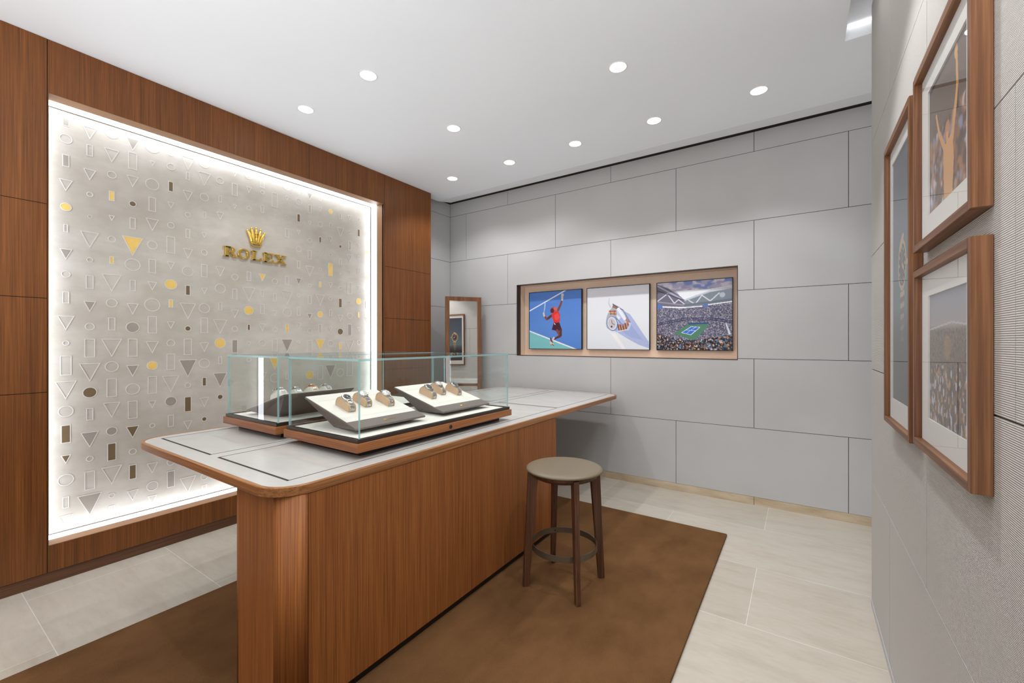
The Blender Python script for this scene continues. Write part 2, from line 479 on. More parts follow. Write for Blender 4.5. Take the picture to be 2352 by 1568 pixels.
struct(MB().box((XR - 0.002, -1.6, 0), (XR + 0.006, WE - 0.035, 0.033)).build('baseboard_right', M['wall']), 'low grey skirting of the picture wall')
# light slot above the picture wall
cv = MB().box((0.40, -1.6, 3.205), (0.425, 2.75, 3.225)).box((0.225, 3.140, 3.224), (0.50, 3.156, 3.234)).build('cove_light', M['cove'])
tag(cv, 'white light strip recessed in the ceiling slot above the framed pictures', 'light strip')
area_light('cove_wash', (0.262, 0.55, 3.20), (0, 0, 0), 0.06, 4.1, 12, (0.98, 0.99, 1.0))

# ---------------------------------------------------------------- lit marble panel
fp = thing('feature_panel', 'tall backlit beige marble panel with geometric inlays, set in the timber wall', 'wall panel', (0, 0, 0))
XP = -3.82
mp = MB().box((XP - 0.012, OY0 - 0.01, OZ0 - 0.01), (XP, OY1 + 0.01, OZ1 + 0.01)).build('marble_slab', M['marble'], fp)
rv = MB()
def ring_boxes(mb, x0, x1, th, d=0.0, mi=0):
    y0, y1, z0, z1 = OY0 + d, OY1 - d, OZ0 + d, OZ1 - d
    mb.box((x0, y0 - th, z0 - th), (x1, y0, z1 + th), mi); mb.box((x0, y1, z0 - th), (x1, y1 + th, z1 + th), mi)
    mb.box((x0, y0, z0 - th), (x1, y1, z0), mi); mb.box((x0, y0, z1), (x1, y1, z1 + th), mi)
ring_boxes(rv, XL - 0.105, XL - 0.004, 0.003)
rv.build('reveal', M['reveal'], fp)
ls = MB(); ring_boxes(ls, XP + 0.012, XL - 0.106, 0.003)
o = ls.build('light_strip', M['glow'], fp)
dk = MB(); ring_boxes(dk, XP + 0.001, XP + 0.011, 0.003)
dk.build('edge_seal', M['bronze'], fp)
INLAYS = [
 (0.671, "rs,2.790,0.063 cn,2.675,0.059 rs,2.538,0.066 tn,2.383,0.073 cg,2.248,0.043 rn,2.115,0.049 ts,1.955,0.052 cn,1.827,0.042 rn,1.681,0.073 tn,1.521,0.091 cn,1.395,0.031 rn,1.255,0.122 tn,1.100,0.115 cn,0.968,0.070 rb,0.826,0.104 tb,0.670,0.040 cn,0.539,0.073 rn,0.398,0.070 tn,0.278,0.080"),
 (0.780, "tn,2.753,0.079 rn,2.642,0.072 tn,2.484,0.072 cn,2.358,0.032 cn,2.214,0.022 tn,2.063,0.104 cn,1.934,0.032 rn,1.790,0.086 ts,1.635,0.054 cn,1.502,0.047 rn,1.363,0.119 tn,1.205,0.119 cb,1.076,0.061 rn,0.935,0.079 ts,0.773,0.086 cn,0.647,0.036 rn,0.507,0.119 ts,0.352,0.122"),
 (0.887, "cn,2.797,0.070 tn,2.645,0.089 cn,2.519,0.048 rg,2.378,0.056 tn,2.229,0.037 cn,2.090,0.041 rg,1.950,0.041 tn,1.796,0.115 cn,1.663,0.058 rn,1.523,0.085 tn,1.362,0.122 cn,1.238,0.070 rn,1.097,0.122 tn,0.947,0.104 cs,0.808,0.048 rb,0.669,0.108 tn,0.511,0.122 cn,0.379,0.033 rn,0.274,0.074"),
 (0.995, "ts,2.764,0.069 rn,2.649,0.115 tn,2.507,0.077 cb,2.354,0.032 rn,2.219,0.077 tg,2.064,0.115 cn,1.935,0.084 rn,1.791,0.077 tn,1.629,0.077 cs,1.504,0.065 rn,1.363,0.122 ts,1.206,0.065 cn,1.078,0.077 rn,0.936,0.122 tb,0.785,0.069 cn,0.648,0.042 rb,0.508,0.090 tn,0.346,0.073"),
 (1.103, "cn,2.789,0.087 tn,2.667,0.039 cn,2.521,0.079 rn,2.379,0.099 tn,2.233,0.087 cn,2.091,0.059 rn,1.940,0.099 tn,1.798,0.063 cn,1.666,0.091 rn,1.525,0.122 tn,1.364,0.087 cg,1.236,0.054 rn,1.097,0.122 tn,0.958,0.055 cn,0.810,0.032 tn,0.507,0.075 cn,0.381,0.067 tn,0.283,0.063"),
 (1.211, "rn,2.786,0.049 cn,2.682,0.049 rb,2.538,0.065 tn,2.400,0.049 cn,2.254,0.045 rn,2.112,0.122 tn,1.959,0.057 cg,1.824,0.065 rg,1.683,0.050 tn,1.525,0.055 cn,1.395,0.050 rn,1.257,0.118 tn,1.095,0.122 cs,0.969,0.063 rn,0.827,0.085 cn,0.526,0.049 rs,0.402,0.110"),
 (1.316, "tn,2.740,0.100 rn,2.649,0.058 tn,2.499,0.075 cn,2.358,0.038 rn,2.217,0.067 tn,2.065,0.075 cn,1.933,0.075 rb,1.791,0.067 tn,1.633,0.121 cb,1.504,0.032 rn,1.366,0.121 ts,1.207,0.117 cn,1.078,0.038 rb,0.936,0.104 tn,0.778,0.067 tn,0.330,0.121"),
 (1.423, "cn,2.782,0.073 tn,2.658,0.103 cn,2.520,0.060 rn,2.381,0.051 tn,2.225,0.043 cn,2.092,0.043 rn,1.952,0.099 tn,1.795,0.050 cn,1.663,0.073 rn,1.530,0.116 tn,1.361,0.073 cn,1.238,0.073 rb,1.097,0.058 tn,0.936,0.073 cb,0.809,0.027 cn,0.366,0.051 rn,0.263,0.077"),
 (1.532, "cn,2.681,0.053 rn,2.536,0.053 tn,2.400,0.062 tn,1.959,0.079 cn,1.826,0.075 rn,1.685,0.062 tn,1.523,0.114 cg,1.395,0.070 rn,1.258,0.060 ts,1.104,0.101 cb,0.968,0.033"),
 (1.638, "tn,2.764,0.036 rn,2.642,0.099 tn,2.502,0.036 cn,1.932,0.050 rn,1.792,0.086 tn,1.630,0.068 cn,1.508,0.045 rs,1.368,0.099"),
 (1.745, "cn,2.795,0.069 tn,2.670,0.051 cn,2.519,0.035 rn,1.950,0.079 tn,1.798,0.116 cg,1.666,0.065 rb,1.526,0.042 tn,1.385,0.037 cn,1.256,0.037"),
 (1.853, "rn,2.762,0.085 cn,2.682,0.033 rn,2.539,0.062 tg,1.955,0.052 rn,1.817,0.057 rn,1.684,0.085 tn,1.525,0.066 cn,1.394,0.057 tn,1.100,0.085"),
 (1.958, "rn,2.645,0.126 tn,2.504,0.029 cn,1.934,0.049 rn,1.793,0.068 tn,1.652,0.049 cn,1.508,0.044 rn,1.375,0.107 tg,1.219,0.097 cn,1.088,0.078"),
 (2.066, "cn,2.798,0.070 tn,2.688,0.040 cn,2.522,0.028 rn,2.378,0.080 rn,1.952,0.080 tn,1.797,0.124 cn,1.668,0.078 rg,1.527,0.062 ts,1.372,0.105 cn,1.248,0.030 rn,1.100,0.060"),
 (2.173, "rn,2.780,0.051 cn,2.688,0.061 rb,2.540,0.066 tn,2.408,0.041 cn,2.255,0.051 rn,2.113,0.066 ts,1.959,0.051 cn,1.832,0.031 rn,1.684,0.076 tn,1.547,0.061 cn,1.401,0.031"),
 (2.280, "ts,2.769,0.052 rn,2.649,0.078 tn,2.514,0.042 cn,2.355,0.042 rn,2.222,0.083 tn,2.065,0.099 cn,1.933,0.033 rn,1.800,0.083 ts,1.644,0.047 cn,1.506,0.047 rn,1.363,0.115 cg,1.095,0.068"),
 (2.385, "rn,2.788,0.064 tn,2.671,0.043 cn,2.528,0.048 rb,2.382,0.048 cn,2.246,0.030 cn,2.099,0.030 rg,1.955,0.045 tn,1.803,0.106 cg,1.668,0.051 rn,1.529,0.090 tg,1.376,0.101 rn,1.112,0.133"),
 (2.494, "cg,2.680,0.038 rn,2.547,0.043 tn,2.406,0.054 cn,2.259,0.035 rg,2.112,0.114 tn,1.959,0.054 cn,1.828,0.038 rn,1.687,0.065 tn,1.530,0.043 cn,1.388,0.060 ts,1.116,0.120"),
 (2.602, "tn,2.776,0.033 rn,2.660,0.055 tn,2.499,0.094 cb,2.358,0.024 rn,2.205,0.055 tn,2.082,0.028 cn,1.943,0.033 rb,1.793,0.083 tn,1.638,0.072 cb,1.508,0.058 rg,1.366,0.061 cn,1.099,0.080"),
 (2.708, "tn,2.669,0.051 cn,2.522,0.034 rn,2.386,0.091 tn,2.256,0.079 cn,2.119,0.028 rn,1.954,0.119 cn,1.807,0.023 cn,1.671,0.062 rs,1.529,0.108 tn,1.365,0.119 rn,1.138,0.159"),
 (2.817, "rn,2.793,0.046 cn,2.678,0.040 rb,2.539,0.069 tn,2.406,0.035 cn,2.285,0.035 rn,2.145,0.069 tn,1.971,0.046 cg,1.827,0.060 rg,1.688,0.049 tn,1.535,0.046 cn,1.399,0.049"),
 (2.918, "ts,2.767,0.053 rn,2.549,0.059 cg,2.357,0.041 tg,2.076,0.047 rn,1.800,0.071 ts,1.640,0.053 cn,1.505,0.047"),
]
ASPECT = {'r': 0.42, 'c': 1.0, 't': 0.86}
def shape_pts(k, h, shrink=1.0):
    h *= shrink; wd = h * (0.34 if k == 'r' else ASPECT[k])
    if k == 'r': return [(-wd / 2, -h / 2), (wd / 2, -h / 2), (wd / 2, h / 2), (-wd / 2, h / 2)]
    if k == 't': return [(0, -h / 2), (wd / 2, h / 2), (-wd / 2, h / 2)]
    return [(h / 2 * math.cos(2 * PI * i / 28), h / 2 * math.sin(2 * PI * i / 28)) for i in range(28)]
LW = 0.0035
def offset(k, h, d, fill=False):
    """outline moved outwards by d"""
    wd = h * (0.34 if k == 'r' and fill else ASPECT[k])
    if k == 'r': return [(-wd / 2 - d, -h / 2 - d), (wd / 2 + d, -h / 2 - d), (wd / 2 + d, h / 2 + d), (-wd / 2 - d, h / 2 + d)]
    if k == 'c': return [((h / 2 + d) * math.cos(2 * PI * i / 28), (h / 2 + d) * math.sin(2 * PI * i / 28)) for i in range(28)]
    a = math.atan2(wd / 2, h); dn = d / math.sin(a); sx = d * (1 / math.cos(a) + math.tan(a))
    return [(0, -h / 2 - dn), (wd / 2 + sx, h / 2 + d), (-wd / 2 - sx, h / 2 + d)]
LEAF = {'g': ('gold_inlay', 'gold_leaf'), 's': ('grey_inlay', 'silver_leaf'), 'b': ('bronze_inlay', 'bronze_leaf')}
allsh = []
for yc, row in INLAYS:
    for it in row.split():
        c, z, h = it.split(','); allsh.append((yc, float(z), float(h), c[0], c[1]))
def outline(mb, yc, z, h, k, fl):
    d_out, d_in = (0.0045, 0.0005) if fl != 'n' else (0.0, -0.0042 if h > 0.03 else -0.0026)
    A_, B_ = offset(k, h, d_out, fl != 'n'), offset(k, h, d_in, fl != 'n'); n = len(A_)
    vs = [(XP + e, yc + p, z + q) for e in (0.0005, 0.0019) for ring in (A_, B_) for p, q in ring]
    f = []
    for i in range(n):
        j = (i + 1) % n
        f += [(2 * n + i, 2 * n + j, 3 * n + j, 3 * n + i), (i, j, 2 * n + j, 2 * n + i), (n + i, n + j, 3 * n + j, 3 * n + i)]
    return mb.add(vs, f)
plain_sh = sorted([s_ for s_ in allsh if s_[4] == 'n'], key=lambda s_: -s_[2])
for s_ in plain_sh[:100]: outline(MB(), *s_).build('engraved_outline', M['engraved'], fp)
rest = MB()
for s_ in plain_sh[100:]: outline(rest, *s_)
tag(rest.build('small_engraved_outlines', M['engraved'], fp), kind='stuff')
for yc, z, h, k, fl in allsh:
    if fl == 'n': continue
    nm, mt = LEAF[fl]
    lf = MB().prism(shape_pts(k, h), XP + 0.0002, XP + 0.0012, fr=lambda a, b, cc: (cc, yc + a, z + b)).build(nm, M[mt], fp)
    outline(MB(), yc, z, h, k, fl).build('inlay_border', M['engraved'], lf)

# ---------------------------------------------------------------- gold letters and crown
def fr_wall(y0, z0):
    return lambda a, b, c: (XP + c, y0 + a, z0 + b)
H_ = 0.080
def poly(mb, pts, fr, d0=0.004, d1=0.018, sc=(1, 1)):
    pts = [(a * sc[0], b * sc[1]) for a, b in pts]
    mb.prism(pts, d0, d1, fr=fr)
def arc(cx, cy, rx, ry, a0, a1, n=16):
    return [(cx + rx * math.cos(math.radians(a0 + (a1 - a0) * i / n)), cy + ry * math.sin(math.radians(a0 + (a1 - a0) * i / n))) for i in range(n + 1)]
def band(mb, outer, inner, fr, d0, d1, closed=False):
    n = len(outer)
    rng_ = range(n if closed else n - 1)
    for i in rng_:
        j = (i + 1) % n
        q = [outer[i], outer[j], inner[j], inner[i]]
        vs = [fr(a, b, d0) for a, b in q] + [fr(a, b, d1) for a, b in q]
        mb.add(vs, [(0, 3, 2, 1), (4, 5, 6, 7), (0, 1, 5, 4), (2, 3, 7, 6), (1, 2, 6, 5), (3, 0, 4, 7)])
def letter(mb, ch, w, h, fr, d0=0.004, d1=0.018):
    """serif capitals made of stems, serifs and bowls, in a w x h cell"""
    s = 0.11 * h                   # serif thickness
    R = lambda x0, y0, x1, y1: mb.prism([(x0 * w, y0 * h), (x1 * w, y0 * h), (x1 * w, y1 * h), (x0 * w, y1 * h)], d0, d1, fr=fr)
    Q = lambda pts: mb.prism([(a * w, b * h) for a, b in pts], d0, d1, fr=fr)
    sh = s / h
    if ch == 'R':
        R(0.13, 0, 0.37, 1); R(0, 0, 0.5, sh); R(0, 1 - sh, 0.5, 1)
        o_ = [(0.5 * w, h)] + arc(0.5 * w, 0.72 * h, 0.34 * w, 0.28 * h, 90, -90, 12)[1:]
        i_ = [(0.5 * w, 0.89 * h)] + arc(0.5 * w, 0.72 * h, 0.12 * w, 0.17 * h, 90, -90, 12)[1:]
        band(mb, o_, i_, fr, d0, d1); R(0.3, 0.44, 0.5, 0.55); R(0.3, 0.89, 0.5, 1)
        Q([(0.44, 0.5), (0.66, 0.48), (0.92, sh), (0.70, sh)]); R(0.66, 0, 1.02, sh)
    elif ch == 'O':
        band(mb, arc(0.5 * w, 0.5 * h, 0.5 * w, 0.53 * h, 0, 360, 32)[:-1], arc(0.5 * w, 0.5 * h, 0.27 * w, 0.42 * h, 0, 360, 32)[:-1], fr, d0, d1, True)
    elif ch == 'L':
        R(0.14, 0, 0.42, 1); R(0, 0, 1, sh); R(0, 1 - sh, 0.58, 1); Q([(0.72, sh), (1, sh), (1, 0.34), (0.93, 0.34)])
    elif ch == 'E':
        R(0.12, 0, 0.38, 1); R(0, 0, 1, sh); R(0, 1 - sh, 0.95, 1); R(0.3, 0.46, 0.72, 0.55)
        Q([(0.74, sh), (1, sh), (1, 0.32), (0.93, 0.32)]); Q([(0.72, 1 - sh), (0.88, 0.70), (0.95, 0.70), (0.95, 1 - sh)]); R(0.66, 0.34, 0.74, 0.67)
    elif ch == 'X':
        Q([(0.10, 1 - sh), (0.38, 1 - sh), (0.92, sh), (0.64, sh)][::-1]); Q([(0.12, sh), (0.24, sh), (0.88, 1 - sh), (0.76, 1 - sh)])
        R(0, 0, 0.36, sh); R(0.54, 0, 1.02, sh); R(0, 1 - sh, 0.46, 1); R(0.62, 1 - sh, 1, 1)
LET = [('R', 1.550, 1.652), ('O', 1.655, 1.746), ('L', 1.757, 1.840), ('E', 1.850, 1.940), ('X', 1.948, 2.052)]
for k, (ch, a, b) in enumerate(LET):
    mb = MB(); letter(mb, ch, b - a, H_, fr_wall(a, 2.089))
    # short studs that hold the letter off the stone
    for q in (0.25, 0.6):
        mb.tube([(XP + 0.0005, a + (b - a) * q, 2.095), (XP + 0.008, a + (b - a) * q, 2.095)], 0.003, 8)
    o = mb.build('sign_letter', M['gold'], bevel=0.0012, bseg=1)
    tag(o, 'raised gold serif letter %s below the crown on the marble panel' % ch, 'letter', 'raised gold letters on the marble panel')

def crown(mb, w, h, fr, d=0.012, base=0.004):
    """five fingers fanning up from a narrow band, balls on the tips, an open oval foot"""
    tips = [(-0.47, 0.80), (-0.25, 0.95), (0.0, 1.0), (0.25, 0.95), (0.47, 0.80)]
    for k, (tx, tz) in enumerate(tips):
        bx = -0.20 + 0.10 * k
        cp = (tx * 0.62 * w, 0.55 * h)
        path = []
        for i in range(7):
            u = i / 6
            x = (1 - u) ** 2 * bx * w + 2 * u * (1 - u) * cp[0] + u * u * tx * w
            z = (1 - u) ** 2 * 0.16 * h + 2 * u * (1 - u) * cp[1] + u * u * (tz - 0.05) * h
            path.append(fr(x, z, base + d * (0.6 + 0.4 * math.sin(PI * u)) ))
        mb.tube(path, [0.10 * w, 0.105 * w, 0.10 * w, 0.092 * w, 0.08 * w, 0.062 * w, 0.048 * w], 8)
        c = fr(tx * w, (tz - 0.03) * h, base + d * 0.7)
        mb.ball(c, 0.060 * w, 10)
    band(mb, arc(0, 0.09 * h, 0.29 * w, 0.10 * h, 0, 360, 28)[:-1], arc(0, 0.09 * h, 0.20 * w, 0.055 * h, 0, 360, 28)[:-1], fr, base, base + d * 1.2, True)
    mb.prism([(-0.26 * w, 0.14 * h), (0.26 * w, 0.14 * h), (0.33 * w, 0.34 * h), (-0.33 * w, 0.34 * h)], base, base + d * 0.8, fr=fr)
mb = MB(); crown(mb, 0.145, 0.162, fr_wall(1.797, 2.204))
mb.tube([(XP + 0.0005, 1.797, 2.24), (XP + 0.01, 1.797, 2.24)], 0.004, 8)
tag(mb.build('crown_emblem', M['gold']), 'raised gold five-pointed crown above the letters on the marble panel', 'emblem')

# ---------------------------------------------------------------- painting helper for printed pictures
class Canvas:
    def __init__(s, w, h, bg):
        s.w, s.h = w, h
        s.a = np.zeros((h, w, 3)); s.a[:] = bg
        s.X, s.Y = np.meshgrid((np.arange(w) + 0.5) / w, (np.arange(h) + 0.5) / h)
        s.map = lambda p: p
    def setmap(s, x0, x1, yt0, yt1, yb0, yb1):
        def f(p):
            u = (p[0] - x0) / (x1 - x0); t0 = yt0 + (yt1 - yt0) * u; b0 = yb0 + (yb1 - yb0) * u
            return (u, (p[1] - t0) / (b0 - t0))
        s.map = f
    def put(s, m, col, al=1.0):
        m = (m * al)[..., None] if m.dtype != bool else (m.astype(float) * al)[..., None]
        s.a = s.a * (1 - m) + np.array(col, float) * m
    def poly(s, pts, col, al=1.0):
        pts = [s.map(p) for p in pts]; n = len(pts); m = np.zeros((s.h, s.w), bool)
        for i in range(n):
            x1, y1 = pts[i]; x2, y2 = pts[(i + 1) % n]
            if y1 == y2: continue
            c = ((y1 > s.Y) != (y2 > s.Y)) & (s.X < (x2 - x1) * (s.Y - y1) / (y2 - y1) + x1)
            m ^= c
        s.put(m, col, al); return m
    def ell(s, c, rx, ry, col, al=1.0, rot=0):
        c0 = s.map(c); cx = s.map((c[0] + rx, c[1])); cy = s.map((c[0], c[1] + ry))
        ax = abs(cx[0] - c0[0]) + 1e-9; ay = abs(cy[1] - c0[1]) + 1e-9
        X, Y = s.X - c0[0], s.Y - c0[1]; co, si = math.cos(rot), math.sin(rot)
        m = ((X * co + Y * si) / ax) ** 2 + ((-X * si + Y * co) / ay) ** 2 < 1
        s.put(m, col, al); return m
    def line(s, p, q, wd, col, al=1.0, w2=None):
        p, q = Vector(s.map(p)), Vector(s.map(q)); d = q - p; L = max(d.length_squared, 1e-9)
        t_ = np.clip(((s.X - p.x) * d.x + (s.Y - p.y) * d.y) / L, 0, 1)
        dist = np.hypot(s.X - p.x - t_ * d.x, s.Y - p.y - t_ * d.y)
        ww = wd + ((w2 if w2 is not None else wd) - wd) * t_
        s.put(dist < ww / 2, col, al)
    def grad(s, stops, axis=1, mask=None):
        T = s.Y if axis else s.X
        c = np.stack([np.interp(T, [q[0] for q in stops], [q[1][k] for q in stops]) for k in range(3)], -1)
        if mask is None: s.a = c
        else: s.a = np.where(mask[..., None], c, s.a)
    def speck(s, mask, cols, n, r0, r1, sq=1.0):
        ys, xs = np.nonzero(mask)
        if len(xs) == 0: return
        for i in rng.integers(0, len(xs), n):
            r = rng.uniform(r0, r1); cx, cy = (xs[i] + 0.5) / s.w, (ys[i] + 0.5) / s.h
            x0, x1 = int(max(0, (cx - r) * s.w)), int(min(s.w, (cx + r) * s.w + 2)); y0, y1 = int(max(0, (cy - r * sq) * s.h)), int(min(s.h, (cy + r * sq) * s.h + 2))
            sub = ((s.X[y0:y1, x0:x1] - cx) / r) ** 2 + ((s.Y[y0:y1, x0:x1] - cy) / (r * sq)) ** 2 < 1
            sub &= mask[y0:y1, x0:x1]
            s.a[y0:y1, x0:x1][sub] = cols[rng.integers(len(cols))]
    def blur(s, k):
        for _ in range(k):
            p = np.pad(s.a, ((1, 1), (1, 1), (0, 0)), 'edge')
            s.a = (p[:-2, 1:-1] + p[2:, 1:-1] + p[1:-1, :-2] + p[1:-1, 2:] + 2 * p[1:-1, 1:-1]) / 6

def print_sheet(name, cv, fr, w, h, parent, mat=None):
    """a flat sheet w x h (metres) carrying the canvas; fr(u,v)->xyz with v down"""
    nx, ny = cv.w, cv.h
    me = bpy.data.meshes.new(name)
    us = np.arange(nx) / (nx - 1); vs = np.arange(ny) / (ny - 1)
    verts = [fr(u * w, v * h) for v in vs for u in us]
    faces = [(j * nx + i, j * nx + i + 1, (j + 1) * nx + i + 1, (j + 1) * nx + i) for j in range(ny - 1) for i in range(nx - 1)]
    me.from_pydata(verts, [], faces)
    at = me.color_attributes.new('print', 'FLOAT_COLOR', 'POINT')
    a = np.clip(cv.a / 255, 0, 1); a = np.where(a <= 0.04045, a / 12.92, ((a + 0.055) / 1.055) ** 2.4)
    buf = np.ones((ny * nx, 4)); buf[:, :3] = a.reshape(-1, 3)
    at.data.foreach_set('color', buf.ravel())
    me.materials.append(mat or M['print']); me.update()
    o = bpy.data.objects.new(name, me); COL.objects.link(o); o.parent = parent
    return o

# ---------------------------------------------------------------- picture niche in the back wall
ni = MB()
D0, D1 = YB - 0.003, YB + 0.078
def sleeve(mb, y0, y1, e, th, mi):
    x0, x1, z0, z1 = NX0 + e, NX1 - e, NZ0 + e, NZ1 - e
    mb.box((x0, y0, z0), (x0 + th, y1, z1), mi); mb.box((x1 - th, y0, z0), (x1, y1, z1), mi)
    mb.box((x0 + th, y0, z0), (x1 - th, y1, z0 + th), mi); mb.box((x0 + th, y0, z1 - th), (x1 - th, y1, z1), mi)
np_ = thing('picture_niche', 'long shallow niche with tan lining and bronze edge in the grey back wall', 'niche', (0, 0, 0))
sleeve(ni, D0, D1, 0.0006, 0.005, 0); ni.build('niche_edge', M['bronze'], np_)
nl = MB(); sleeve(nl, D1, YB + 0.176, 0.004, 0.004, 0)
nl.box((NX0 + 0.004, YB + 0.172, NZ0 + 0.004), (NX1 - 0.004, YB + 0.178, NZ1 - 0.004)); nl.build('niche_lining', M['tan'], np_)

W_, H2 = 240, 236
# 1 tennis player seen from above on a blue court
c1 = Canvas(W_, H2, (88, 132, 206)); c1.setmap(400, 1105, 497, 443, 1268, 1268)
c1.grad([(0, (84, 128, 204)), (0.6, (94, 140, 214)), (1, (88, 134, 210))])
c1.poly([(400, 1022), (1090, 1300), (400, 1300)], (128, 196, 200))
c1.line((400, 1024), (1080, 1290), 0.022, (236, 242, 248)); c1.line((400, 748), (905, 455), 0.019, (232, 238, 248))
c1.ell((725, 1215), 26, 12, (70, 110, 130), 0.5)
skin, skd = (126, 72, 60), (92, 52, 50)
c1.line((800, 735), (838, 650), 0.045, skin, w2=0.036); c1.line((838, 650), (856, 580), 0.036, skin, w2=0.03); c1.line((856, 590), (858, 520), 0.034, (206, 196, 186), w2=0.04)
c1.ell((860, 522), 18, 22, (214, 200, 190))
c1.line((716, 808), (650, 858), 0.046, skd, w2=0.04); c1.line((650, 858), (612, 815), 0.036, skin, w2=0.03); c1.line((612, 815), (604, 775), 0.03, (222, 200, 180))
c1.line((608, 770), (626, 622), 0.008, (224, 230, 240)); c1.ell((622, 680), 9, 60, (200, 214, 236), 0.45, 0.05)
c1.poly([(712, 800), (735, 760), (800, 735), (826, 790), (826, 880), (812, 910), (748, 912), (728, 850)], (226, 52, 52))
c1.poly([(750, 800), (800, 770), (822, 830), (800, 870), (760, 868)], (244, 88, 80), 0.7)
c1.ell((742, 722), 38, 36, (190, 74, 66)); c1.ell((722, 740), 26, 34, (92, 40, 44)); c1.ell((765, 712), 24, 22, (206, 106, 92))
c1.poly([(742, 906), (818, 902), (856, 1010), (800, 1024), (716, 1004)], (72, 30, 50)); c1.line((750, 918), (764, 930), 0.012, (240, 236, 236))
c1.line((790, 1015), (822, 1078), 0.05, skin, w2=0.04); c1.line((836, 1015), (838, 1080), 0.046, skd, w2=0.04)
c1.line((830, 1090), (748, 1132), 0.044, skd, w2=0.03); c1.line((745, 1115), (716, 1165), 0.032, (214, 200, 200))
c1.line((700, 1125), (722, 1180), 0.03, (96, 62, 70)); c1.line((700, 1180), (735, 1215), 0.038, (228, 202, 178)); c1.line((720, 1205), (742, 1222), 0.014, (60, 40, 44))
# 2 steel and gold wristwatch lying on white, long lilac shadow
c2 = Canvas(W_, H2, (228, 230, 236)); c2.setmap(1197, 2038, 435, 378, 1275, 1280)
c2.grad([(0, (224, 224, 232)), (0.5, (232, 234, 238)), (1, (226, 230, 236))])
c2.poly([(1560, 1010), (1720, 750), (1790, 790), (1850, 880), (1960, 1060), (2030, 1170), (2038, 1262), (1900, 1210), (1760, 1130), (1620, 1040)], (176, 186, 224))
c2.poly([(1640, 1000), (1760, 860), (1850, 1000), (1960, 1150), (1800, 1110)], (150, 164, 214), 0.5)
c2.poly([(1520, 1040), (1600, 1060), (1740, 1275), (1690, 1275)], (244, 240, 240), 0.8)
c2.line((1512, 572), (1506, 640), 0.009, (190, 190, 204)); c2.line((1506, 640), (1530, 690), 0.02, (206, 204, 214))
c2.poly([(1545, 700), (1565, 645), (1660, 690), (1700, 750), (1790, 890), (1800, 930), (1760, 960), (1690, 850), (1620, 800), (1520, 740)], (196, 206, 232))
c2.poly([(1550, 715), (1568, 648), (1640, 690), (1612, 720)], (156, 112, 98))
c2.line((1560, 650), (1700, 735), 0.014, (96, 84, 96)); c2.line((1700, 735), (1795, 905), 0.016, (120, 140, 186))
c2.ell((1540, 850), 66, 150, (178, 180, 196), 1, 0.25); c2.poly([(1505, 740), (1610, 735), (1612, 800), (1520, 790)], (186, 116, 84))
c2.line((1500, 770), (1602, 770), 0.012, (226, 196, 176)); c2.line((1530, 742), (1535, 800), 0.008, (110, 70, 60)); c2.line((1580, 742), (1585, 800), 0.008, (110, 70, 60))
c2.ell((1555, 920), 76, 104, (124, 140, 186), 1, -0.2); c2.ell((1552, 918), 64, 92, (224, 224, 232), 1, -0.2); c2.ell((1550, 918), 50, 76, (206, 198, 200), 1, -0.2)
c2.line((1550, 915), (1545, 870), 0.008, (60, 56, 66)); c2.line((1550, 915), (1585, 935), 0.008, (60, 56, 66)); c2.ell((1545, 962), 12, 14, (70, 60, 64))
for k in range(9):
    u_ = k / 8; x = 1630 + 130 * u_; y = 985 + 16 * math.sin(PI * u_) - 4 * k
    c2.line((x, y - 50), (x + 16, y + 22), 0.02, (206, 148, 118) if k % 2 else (112, 78, 70))
c2.line((1625, 1030), (1765, 1000), 0.012, (230, 224, 228)); c2.line((1765, 1005), (1797, 920), 0.03, (196, 206, 230))
c2.poly([(1705, 830), (1730, 810), (1785, 900), (1760, 920)], (196, 132, 104)); c2.line((1600, 830), (1690, 940), 0.02, (130, 150, 200))
c2.line((1640, 720), (1720, 850), 0.05, (236, 238, 246))
# 3 open stadium filled with people round a blue and green court
c3 = Canvas(W_, H2, (150, 150, 180)); c3.setmap(488, 1510, 365, 293, 1285, 1295)
c3.grad([(0, (112, 140, 206)), (0.12, (152, 158, 200)), (0.25, (226, 230, 240)), (0.3, (236, 238, 244))])
sky = c3.Y < 0.2
c3.speck(sky, [(214, 206, 224), (180, 176, 206), (128, 146, 204), (226, 222, 232), (170, 160, 190)], 260, 0.02, 0.07, 0.5); c3.blur(8)
c3.poly([(488, 340), (488, 395), (760, 490), (1000, 470), (740, 480), (560, 400)], (210, 206, 214), 0.8)
c3.poly([(760, 470), (1200, 445), (1510, 400), (1510, 440), (1240, 470), (1040, 530), (880, 590), (820, 540)], (238, 240, 246))
c3.poly([(488, 380), (640, 430), (780, 510), (890, 600), (890, 690), (488, 690)], (112, 108, 126))
c3.poly([(890, 600), (1040, 530), (1240, 470), (1510, 420), (1510, 640), (1200, 680), (890, 700)], (128, 138, 150))
c3.line((488, 400), (890, 606), 0.022, (176, 176, 190)); c3.line((890, 598), (1240, 470), 0.024, (196, 204, 214)); c3.line((1240, 470), (1510, 420), 0.03, (206, 210, 222))
for p, q in (((500, 610), (640, 510)), ((640, 510), (740, 640)), ((740, 640), (800, 590)), ((1040, 640), (1120, 530)), ((1120, 530), (1230, 610)), ((1230, 610), (1345, 500)), ((940, 600), (1010, 640)), ((800, 590), (880, 650))):
    c3.line(p, q, 0.014, (222, 224, 232))
c3.ell((1385, 525), 36, 36, (180, 190, 196)); c3.line((500, 470), (880, 600), 0.012, (60, 62, 86))
c3.line((488, 622), (890, 668), 0.02, (150, 146, 160)); c3.line((890, 668), (1510, 590), 0.03, (110, 116, 128))
stand = c3.poly([(488, 690), (890, 705), (1510, 620), (1510, 1310), (488, 1310)], (98, 97, 118))
